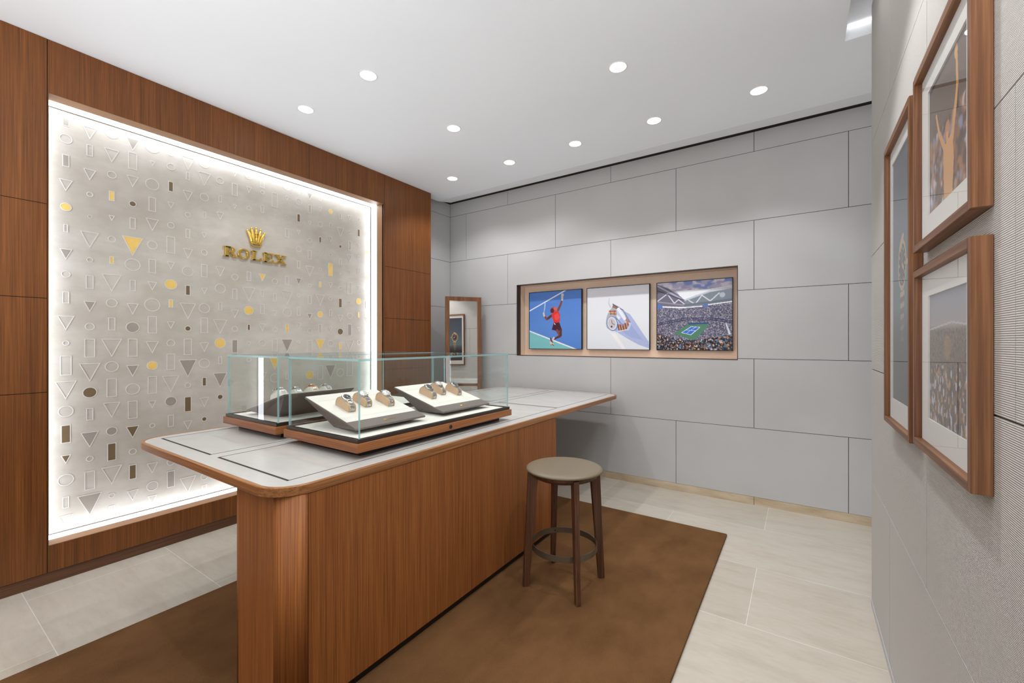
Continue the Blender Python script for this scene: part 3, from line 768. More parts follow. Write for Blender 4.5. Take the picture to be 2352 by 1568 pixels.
c3.speck(stand, [(216, 214, 224), (148, 147, 164), (60, 61, 86), (190, 186, 198), (116, 113, 136), (38, 38, 60), (220, 204, 202)], 9000, 0.0025, 0.005); c3.blur(1)
c3.line((560, 690), (860, 702), 0.018, (246, 246, 250)); c3.line((860, 702), (1120, 682), 0.014, (236, 238, 246)); c3.line((1205, 662), (1510, 618), 0.014, (240, 242, 248))
c3.poly([(488, 655), (570, 660), (570, 715), (488, 722)], (88, 120, 186)); c3.poly([(1140, 650), (1195, 645), (1212, 695), (1128, 695)], (96, 122, 178))
for y, dx in ((890, 0), (915, 10)):
    c3.line((488, y + 30), (880, y - 42), 0.012, (44, 48, 88)); c3.line((880, y - 42), (1260, y - 45), 0.012, (44, 48, 88)); c3.line((1260, y - 45), (1510, y), 0.012, (44, 48, 88))
c3.poly([(735, 1060), (930, 930), (1180, 920), (1210, 950), (1030, 1145), (950, 1140), (840, 1090)], (84, 134, 108)); c3.line((940, 925), (1200, 918), 0.022, (52, 84, 130))
c3.poly([(835, 1048), (975, 960), (1102, 970), (972, 1082)], (236, 240, 246)); c3.poly([(850, 1046), (978, 966), (1088, 974), (968, 1074)], (62, 118, 206))
c3.line((905, 1010), (1030, 1022), 0.005, (226, 234, 246)); c3.line((915, 1052), (1035, 970), 0.004, (226, 234, 246))
c3.poly([(1425, 925), (1440, 920), (1495, 1070), (1465, 1075)], (214, 220, 236))
front = c3.poly([(488, 1060), (700, 1110), (960, 1155), (1200, 1130), (1510, 1080), (1510, 1310), (488, 1310)], (36, 30, 36), 0.75)
c3.speck(front, [(40, 32, 34), (24, 22, 30), (30, 26, 32), (44, 38, 46), (176, 112, 70), (196, 196, 212), (70, 84, 120), (130, 100, 82), (50, 38, 36), (214, 186, 164), (84, 124, 150)], 1100, 0.005, 0.014)
pics = [(-2.692, -2.007, c1, 'square print of a tennis player in red on a blue court, left in the niche'),
        (-1.949, -1.263, c2, 'square print of a steel and gold wristwatch on white, middle of the niche'),
        (-1.196, -0.513, c3, 'square print of a full tennis stadium, right in the niche')]
PZ0, PZ1, PY = 1.321, 1.993, YB + 0.128
for x0, x1, cvs, lab in pics:
    t_ = thing('photo_print', lab, 'picture', ((x0 + x1) / 2, PY, PZ0), group='square prints in the wall niche')
    hw = (x1 - x0) / 2; hh = PZ1 - PZ0
    fb = MB().box((-hw, 0.004, 0), (hw, 0.030, hh), 0)
    for a, b, c, d in ((-hw, -hw + .006, 0, hh), (hw - .006, hw, 0, hh), (-hw, hw, 0, .006), (-hw, hw, hh - .006, hh)): fb.box((a, 0, c), (b, 0.006, d), 0)
    fb.build('edge_frame', M['black'], t_)
    sp = MB().box((-hw + 0.06, 0.030, 0.06), (hw - 0.06, YB + 0.172 - PY, hh - 0.06)); sp.build('backing_spacer', M['tan'], t_)
    print_sheet('print_face', cvs, lambda u, v, hw=hw, hh=hh: (-hw + 0.006 + u, 0.0035, hh - 0.006 - v), 2 * hw - 0.012, hh - 0.012, t_)

# ---------------------------------------------------------------- framed pictures on the right wall
def framed(y0, y1, z0, z1, label, canvas, py0, py1, pz0, pz1, group=None):
    """frame stands off the wall plane; local origin bottom middle on the wall"""
    yc = (y0 + y1) / 2
    t_ = thing('framed_picture', label, 'picture', (XR, yc, z0), group=group)
    hw, hh, dp, fw = (y1 - y0) / 2, z1 - z0, 0.033, 0.020
    fv, fh = MB(), MB()
    fr = MB()
    for a, b, c, d, mi in ((-hw, -hw + fw, 0, hh, 0), (hw - fw, hw, 0, hh, 0), (-hw + fw, hw - fw, 0, fw, 1), (-hw + fw, hw - fw, hh - fw, hh, 1)):
        fr.box((-dp, a, c), (-0.001, b, d), mi)
    fr.build('frame', [M['frame_v'], M['walnut_y']], t_, bevel=0.0008, bseg=1)
    mt = MB()
    a0, a1, b0, b1 = py0 - yc, py1 - yc, pz0 - z0, pz1 - z0
    for a, b, c, d in ((-hw + fw, a0, fw, hh - fw), (a1, hw - fw, fw, hh - fw), (a0, a1, fw, b0), (a0, a1, b1, hh - fw)):
        mt.box((-0.016, a, c), (-0.012, b, d))
    mt.build('mat', M['mat'], t_)
    MB().box((-0.010, -hw + fw, fw), (-0.004, hw - fw, hh - fw)).build('backing_board', M['mat'], t_)
    print_sheet('print_face', canvas, lambda u, v: (-0.0115, a1 + 0.002 - u, b1 + 0.002 - v), a1 - a0 + 0.004, b1 - b0 + 0.004, t_)
    MB().box((-0.024, -hw + fw, fw), (-0.022, hw - fw, hh - fw)).build('glazing', M['pic_glass'], t_)
    return t_
# for these sheets u runs from the far end (left in view) to the near end
ca = Canvas(150, 160, (96, 76, 62)); ca.grad([(0, (104, 84, 70)), (0.45, (112, 92, 78)), (1, (108, 74, 50))])
bk = ca.Y > 0.42
ca.speck(bk, [(150, 96, 58), (88, 62, 48), (176, 116, 70), (206, 204, 222), (70, 52, 44), (188, 150, 120), (150, 146, 170)], 300, 0.012, 0.045, 1.2); ca.blur(5)
bd = (226, 168, 104)
ca.poly([(0.40, 0.60), (0.62, 0.56), (0.66, 0.75), (0.62, 1.0), (0.42, 1.0), (0.40, 0.8)], bd); ca.line((0.62, 0.6), (0.74, 0.30), 0.07, bd, w2=0.05); ca.line((0.74, 0.30), (0.72, 0.06), 0.05, bd, w2=0.04); ca.ell((0.71, 0.06), 0.035, 0.05, bd)
ca.line((0.44, 0.62), (0.28, 0.44), 0.06, bd, w2=0.045); ca.line((0.28, 0.44), (0.20, 0.28), 0.045, bd, w2=0.035); ca.ell((0.50, 0.50), 0.06, 0.065, (196, 138, 92)); ca.line((0.50, 0.54), (0.50, 0.62), 0.06, bd)
framed(1.217, 1.747, 1.667, 2.182, 'walnut framed photo of a player with raised arms, upper of the two square frames', ca, 1.317, 1.655, 1.756, 2.100)
cb_ = Canvas(150, 160, (96, 76, 62)); cb_.grad([(0, (150, 156, 170)), (0.25, (176, 170, 168)), (0.3, (120, 108, 96)), (1, (84, 64, 50))])
mk = cb_.Y > 0.28
cb_.speck(mk, [(120, 96, 74), (84, 66, 54), (64, 50, 44), (150, 120, 86), (98, 80, 66)], 2200, 0.004, 0.011)
cb_.speck(cb_.Y > 0.55, [(196, 150, 90), (206, 206, 220), (60, 44, 38), (132, 96, 66), (90, 66, 50)], 420, 0.008, 0.02, 1.8)
cb_.ell((0.5, 0.42), 0.09, 0.09, (176, 132, 64), 0.6); cb_.line((0.0, 0.28), (0.6, 0.24), 0.012, (210, 206, 204)); cb_.line((0.6, 0.24), (1.0, 0.27), 0.012, (206, 204, 206))
framed(1.217, 1.747, 1.099, 1.611, 'walnut framed photo of a crowd under pale sky, lower of the two square frames', cb_, 1.316, 1.655, 1.187, 1.530)
cc = Canvas(120, 250, (60, 80, 92)); cc.grad([(0, (62, 74, 88)), (0.35, (78, 100, 114)), (0.62, (96, 126, 132)), (0.72, (60, 72, 78)), (0.86, (18, 20, 24)), (1, (10, 12, 14))])
gd = (206, 178, 138)
cc.ell((0.5, 0.455), 0.21, 0.100, gd); cc.ell((0.5, 0.455), 0.175, 0.083, (40, 44, 50)); cc.ell((0.5, 0.455), 0.13, 0.062, (58, 60, 66)); cc.line((0.5, 0.455), (0.5, 0.415), 0.02, gd); cc.line((0.5, 0.455), (0.58, 0.47), 0.02, gd)
for k in range(12): cc.line((0.5 + 0.15 * math.cos(PI * k / 6), 0.455 + 0.07 * math.sin(PI * k / 6)), (0.5 + 0.13 * math.cos(PI * k / 6), 0.455 + 0.062 * math.sin(PI * k / 6)), 0.012, (226, 214, 190))
cc.ell((0.47, 0.365), 0.12, 0.02, gd, 1, -0.2)
for k in range(11): cc.line((0.41 + 0.004 * k, 0.572 + 0.022 * k), (0.61 - 0.006 * k, 0.566 + 0.022 * k), 0.02, gd if k % 2 == 0 else (120, 92, 66), max(0.1, 1 - k / 11))
cc.ell((0.75, 0.455), 0.03, 0.012, gd)
framed(1.800, 2.290, 1.086, 2.168, 'tall walnut framed photo of a gold wristwatch on dark ground', cc, 1.886, 2.232, 1.182, 2.092)

# ---------------------------------------------------------------- standing mirror across the far corner
ang = math.atan2(0.797, 0.604)
lean = math.radians(1.2)
mo = thing('standing_mirror', 'tall wood framed mirror standing across the far left corner', 'mirror', (-3.356 + 0.797 * 0.036, 3.946 - 0.604 * 0.036, 0.0), (0, 0, ang))
hw, hh = 0.218, 1.945
# local x along the frame, local +y towards the wall
fr = MB()
fwid = 0.048
for a, b, c, d in ((-hw, -hw + fwid, 0.0, hh), (hw - fwid, hw, 0.0, hh), (-hw + fwid, hw - fwid, 0.0, fwid), (-hw + fwid, hw - fwid, hh - fwid, hh)):
    q = lambda x, y, z: (x, y * 1.0 + z * math.tan(lean), z)
    fr.add([q(a, -0.012, c), q(b, -0.012, c), q(b, 0.016, c), q(a, 0.016, c), q(a, -0.012, d), q(b, -0.012, d), q(b, 0.016, d), q(a, 0.016, d)],
           [(0, 3, 2, 1), (4, 5, 6, 7), (0, 1, 5, 4), (1, 2, 6, 5), (2, 3, 7, 6), (3, 0, 4, 7)])
fr.build('frame', M['frame_v'], mo)
gm = MB(); q = lambda x, y, z: (x, y + z * math.tan(lean), z)
a, b, c, d = -hw + fwid - 0.004, hw - fwid + 0.004, fwid - 0.004, hh - fwid + 0.004
gm.add([q(a, 0, c), q(b, 0, c), q(b, 0.006, c), q(a, 0.006, c), q(a, 0, d), q(b, 0, d), q(b, 0.006, d), q(a, 0.006, d)], [(0, 3, 2, 1), (4, 5, 6, 7), (0, 1, 5, 4), (1, 2, 6, 5), (2, 3, 7, 6), (3, 0, 4, 7)])
gm.build('mirror_glass', M['mirror'], mo)
mf = MB().box((-0.10, 0.05, 0), (-0.06, 0.12, 0.02)).box((0.06, 0.05, 0), (0.10, 0.12, 0.02)); mf.tube([(-0.08, 0.10, 0.01), (-0.08, 0.040, 1.0)], 0.009, 8).tube([(0.08, 0.10, 0.01), (0.08, 0.040, 1.0)], 0.009, 8)
mf.build('easel_leg', M['black'], mo)

# ---------------------------------------------------------------- rug
rg = MB().prism(rounded(-2.730, -1.6, -0.442, 3.452, 0.012, 4), 0.0, 0.014)
tag(rg.build('rug', M['rug'], bevel=0.005, bseg=2), 'large brown pile rug under the counter and stool', 'rug')

# ---------------------------------------------------------------- counter
RUG_Z = 0.014
CX0, CX1, CY0, CY1, CZ = -2.925, -1.485, 0.762, 4.137, 0.886
ct = thing('display_counter', 'long wood counter with pale stone top and rounded corners, standing on the rug', 'counter', (0, 0, 0))
rim = MB()
R_ = 0.135
outl = rounded(CX0, CY0, CX1, CY1, R_, 14); inn = rounded(CX0 + 0.017, CY0 + 0.017, CX1 - 0.017, CY1 - 0.017, R_ - 0.017, 14)
n = len(outl)
vs = [(x, y, z) for z in (0.851, CZ) for ring in (outl, inn) for x, y in ring]
fs = []
for i in range(n):
    j = (i + 1) % n
    fs += [(2 * n + i, 2 * n + j, 3 * n + j, 3 * n + i), (i, j, n + j, n + i), (i, j, 2 * n + j, 2 * n + i), (n + i, n + j, 3 * n + j, 3 * n + i)]
rim.add(vs, fs)
for q_, f_ in enumerate(rim.f):
    a_, b_ = rim.v[f_[0]], rim.v[f_[1]]
    rim.mi[q_] = 1 if abs(a_[0] - b_[0]) > abs(a_[1] - b_[1]) else 0
rim.build('edge_rim', [M['rim'], M['rim_x']], ct, bevel=0.003, bseg=2)
MB().prism(inn, 0.856, CZ - 0.001).build('stone_top', M['top'], ct)
gr = MB(); zt0, zt1 = CZ - 0.0012, CZ - 0.0004
def groove_rect(x0, x1, y0, y1, wx, wy):
    gr.box((x0, y0, zt0), (x0 + wx, y1, zt1)); gr.box((x1 - wx, y0, zt0), (x1, y1, zt1))
    gr.box((x0, y0, zt0), (x1, y0 + wy, zt1)); gr.box((x0, y1 - 0.004, zt0), (x1, y1, zt1))
for x0, x1 in ((-2.842, -2.244), (-2.166, -1.583)):
    groove_rect(x0, x1, 0.857, 2.985, 0.004, 0.010)
    groove_rect(x0, x1, 3.004, 4.045, 0.004, 0.010)
gr.build('inlay_line', M['gap'], ct)
# body: timber skins over a dark core, corners rounded
BX0, BX1, BY0, BY1, BZ0, BZ1 = -1.895, -1.489, 0.800, 2.810, 0.052, 0.851
def strip(mb, path, th, z0, z1):
    """a skin along an open path, inward thickness th (left side of travel)"""
    n = len(path); inner = []
    for i, p in enumerate(path):
        a = Vector(path[max(i - 1, 0)]); b = Vector(path[min(i + 1, n - 1)]); d = (b - a).normalized()
        inner.append((p[0] - d.y * th, p[1] + d.x * th))
    for i in range(n - 1):
        p, q, r_, s_ = path[i], path[i + 1], inner[i + 1], inner[i]
        v = [(*p, z0), (*q, z0), (*r_, z0), (*s_, z0), (*p, z1), (*q, z1), (*r_, z1), (*s_, z1)]
        mb.add(v, [(0, 3, 2, 1), (4, 5, 6, 7)]); mb.add(v, [(0, 1, 5, 4), (2, 3, 7, 6)], 0, math.hypot(q[0] - p[0], q[1] - p[1]) < 0.03)
        if i == 0: mb.add(v, [(3, 0, 4, 7)])
        if i == n - 2: mb.add(v, [(1, 2, 6, 5)])
def cpts(cx, cy, r, a0, a1, n=12): return arc(cx, cy, r, r, a0, a1, n)
rr, rl = 0.082, 0.06
near = cpts(BX0 + rl, BY0 + rl, rl, 180, 270) + cpts(BX1 - rr, BY0 + rr, rr, 270, 360)
near = [(BX0, 1.2)] + near
for nm, pth in (('end_panel', near), ('side_panel', [(BX1, 0.8845), (BX1, 1.8195)]), ('side_panel', [(BX1, 1.8225), (BX1, 2.7775)]),
                ('end_panel', [(BX1, 2.7805)] + cpts(BX1 - 0.029, BY1 - 0.029, 0.029, 0, 90, 6) + [(BX0 + 0.03, BY1)] + cpts(BX0 + 0.029, BY1 - 0.029, 0.029, 90, 180, 6) + [(BX0, 2.0)]),
                ('side_panel', [(BX0, 1.997), (BX0, 1.203)])):
    mb = MB(); strip(mb, pth, 0.018, BZ0, BZ1); mb.build(nm, M['wood_body'], ct)
MB().prism(rounded(BX0 + 0.016, BY0 + 0.016, BX1 - 0.016, BY1 - 0.016, 0.03, 4), RUG_Z, BZ1).build('plinth', M['black'], ct)
# second support on the staff side, hidden behind the first
mb = MB().box((-2.86, 2.05, RUG_Z), (-2.46, 3.45, 0.851)); mb.build('rear_cabinet', M['wood_v'], ct)

# ---------------------------------------------------------------- glass display cases
def glass_case(x0, x1, y0, y1, label, lock_side):
    """origin at the foot centre on the counter; x0..x1, y0..y1 is the timber base"""
    cx, cy = (x0 + x1) / 2, (y0 + y1) / 2
    t_ = thing('glass_display_case', label, 'display case', (cx, cy, CZ - 0.0004), group='glass display cases on the counter')
    hx, hy = (x1 - x0) / 2, (y1 - y0) / 2
    zb = CZ - 0.0004
    MB().box((-hx + 0.06, -hy + 0.06, 0.0), (hx - 0.06, hy - 0.06, 0.915 - zb)).build('foot', M['black'], t_)
    bs = MB().box((-hx, -hy, 0.9155 - zb), (hx, hy, 0.955 - zb)); bs.mi[2] = bs.mi[4] = 1
    bs.build('base', [M['wood_y'], M['wood_x']], t_, bevel=0.0015, bseg=2)
    lp = MB(); e, wl_ = 0.010, 0.020
    z0, z1 = 0.955 - zb, 0.972 - zb
    lp.box((-hx + e, -hy + e, z0), (hx - e, hy - e, 0.962 - zb)); 
    for a, b, c, d in ((-hx + e, hx - e, -hy + e, -hy + e + wl_), (-hx + e, hx - e, hy - e - wl_, hy - e), (-hx + e, -hx + e + wl_, -hy + e + wl_, hy - e - wl_), (hx - e - wl_, hx - e, -hy + e + wl_, hy - e - wl_)):
        lp.box((a, c, 0.962 - zb), (b, d, z1))
    lp.build('metal_lip', M['bronze_lip'], t_)
    MB().box((-hx + 0.032, -hy + 0.032, 0.962 - zb), (hx - 0.032, hy - 0.032, 0.968 - zb)).build('lining_pad', M['felt'], t_)
    gx, gy, gz0, gz1, th = hx - 0.016, hy - 0.018, z1, 1.326 - zb, 0.010
    def pane(name, a, b, axis):
        mb = MB(); mb.box(a, b, 1)
        # the two large faces are clear, the cut edges green
        faces = {0: (3, 5), 1: (2, 4), 2: (0, 1)}[axis]
        for k in faces: mb.mi[k] = 0
        return mb.build(name, [M['glass'], M['glass_edge']], t_, fix=False)
    pane('glass_pane', (-gx, -gy, gz0), (gx, -gy + th, gz1 - th), 1)
    pane('glass_pane', (-gx, gy - th, gz0), (gx, gy, gz1 - th), 1)
    pane('glass_pane', (-gx, -gy + th, gz0), (-gx + th, gy - th, gz1 - th), 0)
    pane('glass_pane', (gx - th, -gy + th, gz0), (gx, gy - th, gz1 - th), 0)
    pane('glass_lid', (-gx, -gy, gz1 - th), (gx, gy, gz1), 2)
    s_ = lock_side
    fl = lambda a, b, c: (s_ * (hx + c), a, 0.9355 - zb + b)
    lk = MB(); lk.lathe([(1e-4, 0.0022), (0.0060, 0.0022), (0.0062, 0.0005)], seg=20, fr=lambda x, y, z: fl(x, y, z), mi=1)
    lk.lathe([(0.0062, 0.0), (0.0062, 0.0032), (0.0085, 0.0044), (0.0105, 0.0034), (0.0110, -0.001)], seg=28, fr=lambda x, y, z: fl(x, y, z), mi=0)
    lk.prism([(-0.0006, -0.004), (0.0006, -0.004), (0.0006, 0.004), (-0.0006, 0.004)], 0.0021, 0.0026, 0, fr=fl)
    lk.build('lock', [M['black'], M['bronze']], t_)
    return t_
glass_case(-2.20, -1.60, 1.172, 2.374, 'glass display case with round lock facing the stool, nearer the customer side', 1)
glass_case(-2.882, -2.28, 1.172, 2.374, 'glass display case behind the other one, nearer the lit marble wall', -1)

# ---------------------------------------------------------------- slanted trays and watches
PAD = 0.968
SL = 0.281
def make_tray(cx_front, y0, y1, s, label):
    """front tip at x = cx_front; the board rises away from it (towards -s)"""
    L, W = 0.423, y1 - y0
    t_ = thing('display_tray', label, 'display tray', (cx_front, (y0 + y1) / 2, PAD), (0, 0, 0 if s > 0 else PI), 'slanted display trays in the glass cases')
    zt = lambda x: 0.029 + SL * (-x)           # local x from 0 (tip) to -L
    hw = W / 2; th = 0.010
    bd = MB()
    def slab(mb, xa, xb, ya, yb, up, dn, mi=0):
        mb.hexa([(xa, ya, zt(xa) - dn), (xb, ya, zt(xb) - dn), (xb, yb, zt(xb) - dn), (xa, yb, zt(xa) - dn)],
                [(xa, ya, zt(xa) + up), (xb, ya, zt(xb) + up), (xb, yb, zt(xb) + up), (xa, yb, zt(xa) + up)], mi)
    slab(bd, -L, 0, -hw, hw, 0, th)
    bd.build('tray_board', M['tray_grey'], t_, bevel=0.0015, bseg=1)
    # wedge body under the board, its walls leaning inwards to the foot
    zf = 0.0
    xa, xb = -L + 0.004, -0.012
    top = [(xa, -hw + .004, zt(xa) - th), (xb, -hw + .004, zt(xb) - th), (xb, hw - .004, zt(xb) - th), (xa, hw - .004, zt(xa) - th)]
    bot = [(xa + .16, -hw + .06, zf), (xb - .05, -hw + .06, zf), (xb - .05, hw - .06, zf), (xa + .16, hw - .06, zf)]
    MB().hexa(bot, top).build('wedge_body', M['tray_grey'], t_)
    fe = MB(); slab(fe, -L + 0.003, -0.072, -hw + 0.003, hw - 0.003, 0.0022, 0.0)
    fe.build('felt_cover', M['felt'], t_, bevel=0.001, bseg=1)
    ls_ = MB(); slab(ls_, -L + 0.080, -L + 0.081, -hw + 0.02, hw - 0.02, 0.0024, 0); ls_.build('stitched_seam', M['suede'], t_)
    # crown and letters lying on the grey lip, reading from the front
    co = 1 / math.sqrt(1 + SL * SL)
    def frl(a, b, c):      # a along +y, b up the slope, c off the surface
        x = -0.036 - b * co; return (x - (-c) * SL * co * 0.0, 0.012 + a, zt(x) + c)
    lg = MB(); crown(lg, 0.020, 0.017, lambda a, b, c: frl(a - 0.034, b - 0.009, c), 0.0012, 0.0003)
    xx = -0.022
    for ch, w_ in (('R', .0105), ('O', .0095), ('L', .0085), ('E', .0090), ('X', .0100)):
        letter(lg, ch, w_, 0.0095, (lambda x0: lambda a, b, c: frl(a + x0, b - 0.005, c))(xx), 0.0002, 0.0010); xx += w_ + 0.0018
    lg.build('gold_lettering', M['gold'], t_)
    return t_
make_tray(-1.720, 1.252, 1.700, 1, 'slanted cream tray at the near end of the customer side case')
make_tray(-1.720, 1.843, 2.287, 1, 'slanted cream tray at the far end of the customer side case')
make_tray(-2.760, 1.247, 1.690, -1, 'slanted tray seen from its back in the case by the marble wall')

PROF = [(-.054, 0), (-.0575, .014), (-.055, .030), (-.046, .043), (-.032, .0505), (-.016, .052), (.002, .0485), (.020, .043), (.038, .0375), (.050, .030), (.0560, .016), (.0565, 0)]
def smooth_prof(P, n=4):
    out = []
    for i in range(len(P) - 1):
        p0, p1, p2, p3 = P[max(i - 1, 0)], P[i], P[i + 1], P[min(i + 2, len(P) - 1)]
        for k in range(n):
            t_ = k / n
            out.append(tuple(0.5 * (2 * p1[j] + (p2[j] - p0[j]) * t_ + (2 * p0[j] - 5 * p1[j] + 4 * p2[j] - p3[j]) * t_ ** 2 + (3 * p1[j] - p0[j] - 3 * p2[j] + p3[j]) * t_ ** 3) for j in (0, 1)))
    return out + [P[-1]]
SP = smooth_prof(PROF)
def make_stand(label, mat='suede'):
    t_ = thing('watch_stand', label, 'watch stand', group='watch stands on the trays')
    hw = 0.0215
    fr = lambda a, b, c: (a, c, b)
    MB().prism(SP, -hw + 0.0012, hw - 0.0012, fr=fr, smooth=True).build('cushion', M[mat], t_)
    rmb = MB()
    for s in (-1, 1):
        y = s * (hw - 0.0006)
        outer = [(p[0] * 1.012, p[1] * 1.015) for p in SP]; inner = [(p[0] * 0.94, p[1] * 0.92 + 0.001) for p in SP]
        for i in range(len(SP) - 1):
            q = [outer[i], outer[i + 1], inner[i + 1], inner[i]]
            v = [(a, y - 0.0008, b) for a, b in q] + [(a, y + 0.0008, b) for a, b in q]
            rmb.add(v, [(0, 3, 2, 1), (4, 5, 6, 7), (0, 1, 5, 4), (2, 3, 7, 6)])
    rmb.build('piping', M['felt' if mat != 'suede' else 'suede'], t_)
    return t_
def make_watch(label, metal, dial, bezel_gems=False):
    """case on the crest facing up the slope, bracelet wrapped over front and back"""
    t_ = thing('wristwatch', label, 'watch', group='wristwatches on stands in the glass cases')
    # frame of the case: centre on the profile at x=0.004, tilt 18 deg forward
    a = math.radians(17); ca_, sa = math.cos(a), math.sin(a)
    c0 = (-0.004, 0.0512)
    def fr(x, y, z): return (c0[0] + x * ca_ + z * sa, y, c0[1] - x * sa + z * ca_)
    r = 0.0262
    cs = MB().lathe([(1e-4, -0.001), (r * .8, -0.001), (r, 0.002), (r * 1.02, 0.0055), (r * .97, 0.0085), (r * .9, 0.0100), (r * .80, 0.0106), (r * .74, 0.0092)], seg=36, fr=fr)
    for sy in (-1, 1):
        for sx in (-1, 1):        # lugs
            pts = [(sx * 0.006, sy * 0.0085), (sx * 0.028, sy * 0.0095), (sx * 0.030, sy * 0.0145), (sx * 0.012, sy * 0.022)]
            cs.prism(pts, 0.000, 0.006, fr=fr)
    cs.tube([fr(0, r, 0.0045), fr(0, r + 0.0045, 0.0045)], 0.0028, 10)
    if bezel_gems:
        for k in range(18):
            t2 = 2 * PI * k / 18; cs.ball(fr(r * .86 * math.cos(t2), r * .86 * math.sin(t2), 0.0108), 0.0019, 6)
    cs.build('watch_case', M[metal], t_)
    dl = MB().lathe([(1e-4, 0.0094), (r * .74, 0.0094), (r * .75, 0.0088)], seg=32, fr=fr); o = dl.build('dial', M[dial], t_)
    hd = MB()
    for k in range(12):
        t2 = 2 * PI * k / 12
        x0, y0 = r * .60 * math.cos(t2), r * .60 * math.sin(t2); hd.prism([(x0 - .0008, y0 - .0008), (x0 + .0008, y0 - .0008), (x0 + .0008, y0 + .0008), (x0 - .0008, y0 + .0008)], 0.0094, 0.0099, fr=fr)
    for L_, t2 in ((r * .4, 2.6), (r * .58, 0.7)):
        d = Vector((math.cos(t2), math.sin(t2))); nrm = Vector((-d.y, d.x)) * 0.0006
        p = [(nrm.x, nrm.y), (-nrm.x, -nrm.y), (d.x * L_ - nrm.x, d.y * L_ - nrm.y), (d.x * L_ + nrm.x, d.y * L_ + nrm.y)]
        hd.prism(p[::-1], 0.0096, 0.0101, fr=fr)
    hd.build('hands', M['dial_w' if dial == 'dial' else 'dial'], o)
    # bracelet: links following the stand profile, both sides of the case
    halves = {False: MB(), True: MB()}
    L = [0.0]
    for p, q in zip(SP, SP[1:]): L.append(L[-1] + math.hypot(q[0] - p[0], q[1] - p[1]))
    def at(sv):
        for i in range(len(SP) - 1):
            if L[i + 1] >= sv:
                u = (sv - L[i]) / (L[i + 1] - L[i]); p, q = SP[i], SP[i + 1]
                d = Vector((q[0] - p[0], q[1] - p[1])).normalized()
                return Vector((p[0] + (q[0] - p[0]) * u, p[1] + (q[1] - p[1]) * u)), d
        return Vector(SP[-1]), Vector((0, -1))
    tot = L[-1]; step = 0.0062; sv = 0.030
    while sv < tot - 0.002:
        p, d = at(sv)
        if abs(p.x - c0[0]) > 0.0265:
            nn = Vector((-d.y, d.x)); 
            if nn.dot(p - Vector((0, 0.01))) < 0: nn = -nn
            wid = 0.025 if p.x < 0 else 0.025 - 0.09 * max(0, p.x - 0.03)
            for ya, yb, hgt in ((-wid / 2 * 1.0, -wid * 0.2, 0.0030), (-wid * 0.18, wid * 0.18, 0.0036), (wid * 0.2, wid / 2, 0.0030)):
                a0 = p - d * step * 0.44 + nn * 0.0006; a1 = p + d * step * 0.44 + nn * 0.0006; b0 = a0 + nn * hgt; b1 = a1 + nn * hgt
                halves[p.x > 0].add([(a0.x, ya, a0.y), (a1.x, ya, a1.y), (a1.x, yb, a1.y), (a0.x, yb, a0.y), (b0.x, ya, b0.y), (b1.x, ya, b1.y), (b1.x, yb, b1.y), (b0.x, yb, b0.y)],
                        [(0, 3, 2, 1), (4, 5, 6, 7), (0, 1, 5, 4), (1, 2, 6, 5), (2, 3, 7, 6), (3, 0, 4, 7)])
        sv += step
    for hf in halves.values(): hf.build('bracelet', M[metal], t_, bevel=0.0007, bseg=1)
    return t_
stand0 = make_stand('x'); stand1 = make_stand('x', 'felt')
KIND = {('steel', 'dial', False): None, ('steel', 'dial_w', False): None, ('steel', 'dial_w', True): None, ('rose', 'dial_w', False): None}
used = set()
def place(proto, loc, rot, label, first):
    o = proto if first else copy_tree(proto)
    o.location = loc; o.rotation_euler = rot; o['label'] = label
    return o
TILT = math.atan(SL)
spots = [  # x, y, side, watch kind, stand, label tail
    (-1.945, 1.354, 1, ('steel', 'dial', False), 0, 'left on the near tray, front case'),
    (-1.972, 1.475, 1, ('steel', 'dial_w', False), 0, 'middle rear on the near tray, front case'),
    (-1.942, 1.603, 1, ('steel', 'dial_w', True), 0, 'right on the near tray, front case'),
    (-1.951, 1.947, 1, ('steel', 'dial', False), 0, 'left on the far tray, front case'),
    (-1.985, 2.070, 1, ('steel', 'dial_w', True), 0, 'middle rear on the far tray, front case'),
    (-1.947, 2.182, 1, ('steel', 'dial', False), 0, 'right on the far tray, front case'),
    (-2.515, 1.315, -1, ('steel', 'dial', False), 1, 'leftmost on the near tray, rear case'),
    (-2.545, 1.425, -1, ('steel', 'dial_w', False), 1, 'second from left on the near tray, rear case'),
    (-2.500, 1.500, -1, ('rose', 'dial_w', False), 1, 'third from left on the near tray, rear case'),
    (-2.530, 1.610, -1, ('steel', 'dial_w', False), 1, 'rightmost on the near tray, rear case'),
]
MET = {'steel': 'steel wristwatch', 'rose': 'rose gold wristwatch'}
first_s = [True, True]
for x, y, s, kd, st, tail in spots:
    tip = -1.720 if s > 0 else -2.760
    d = (tip - x) * s                       # distance behind the tip
    z = PAD + 0.029 + SL * d + 0.0024
    rot = (0, TILT, 0 if s > 0 else PI)
    R3 = Matrix.Rotation(0 if s > 0 else PI, 4, 'Z') @ Matrix.Rotation(TILT, 4, 'Y')
    rot = R3.to_euler()
    place((stand0, stand1)[st], (x, y, z), rot, ('beige' if st == 0 else 'cream') + ' cushion stand, watch on it, ' + tail, first_s[st]); first_s[st] = False
    if KIND[kd] is None: KIND[kd] = make_watch('x', *kd); fst = True
    else: fst = False
    lab = ('gem set ' if kd[2] else '') + MET[kd[0]] + ' ' + tail
    place(KIND[kd], (x, y, z), rot, lab, fst)

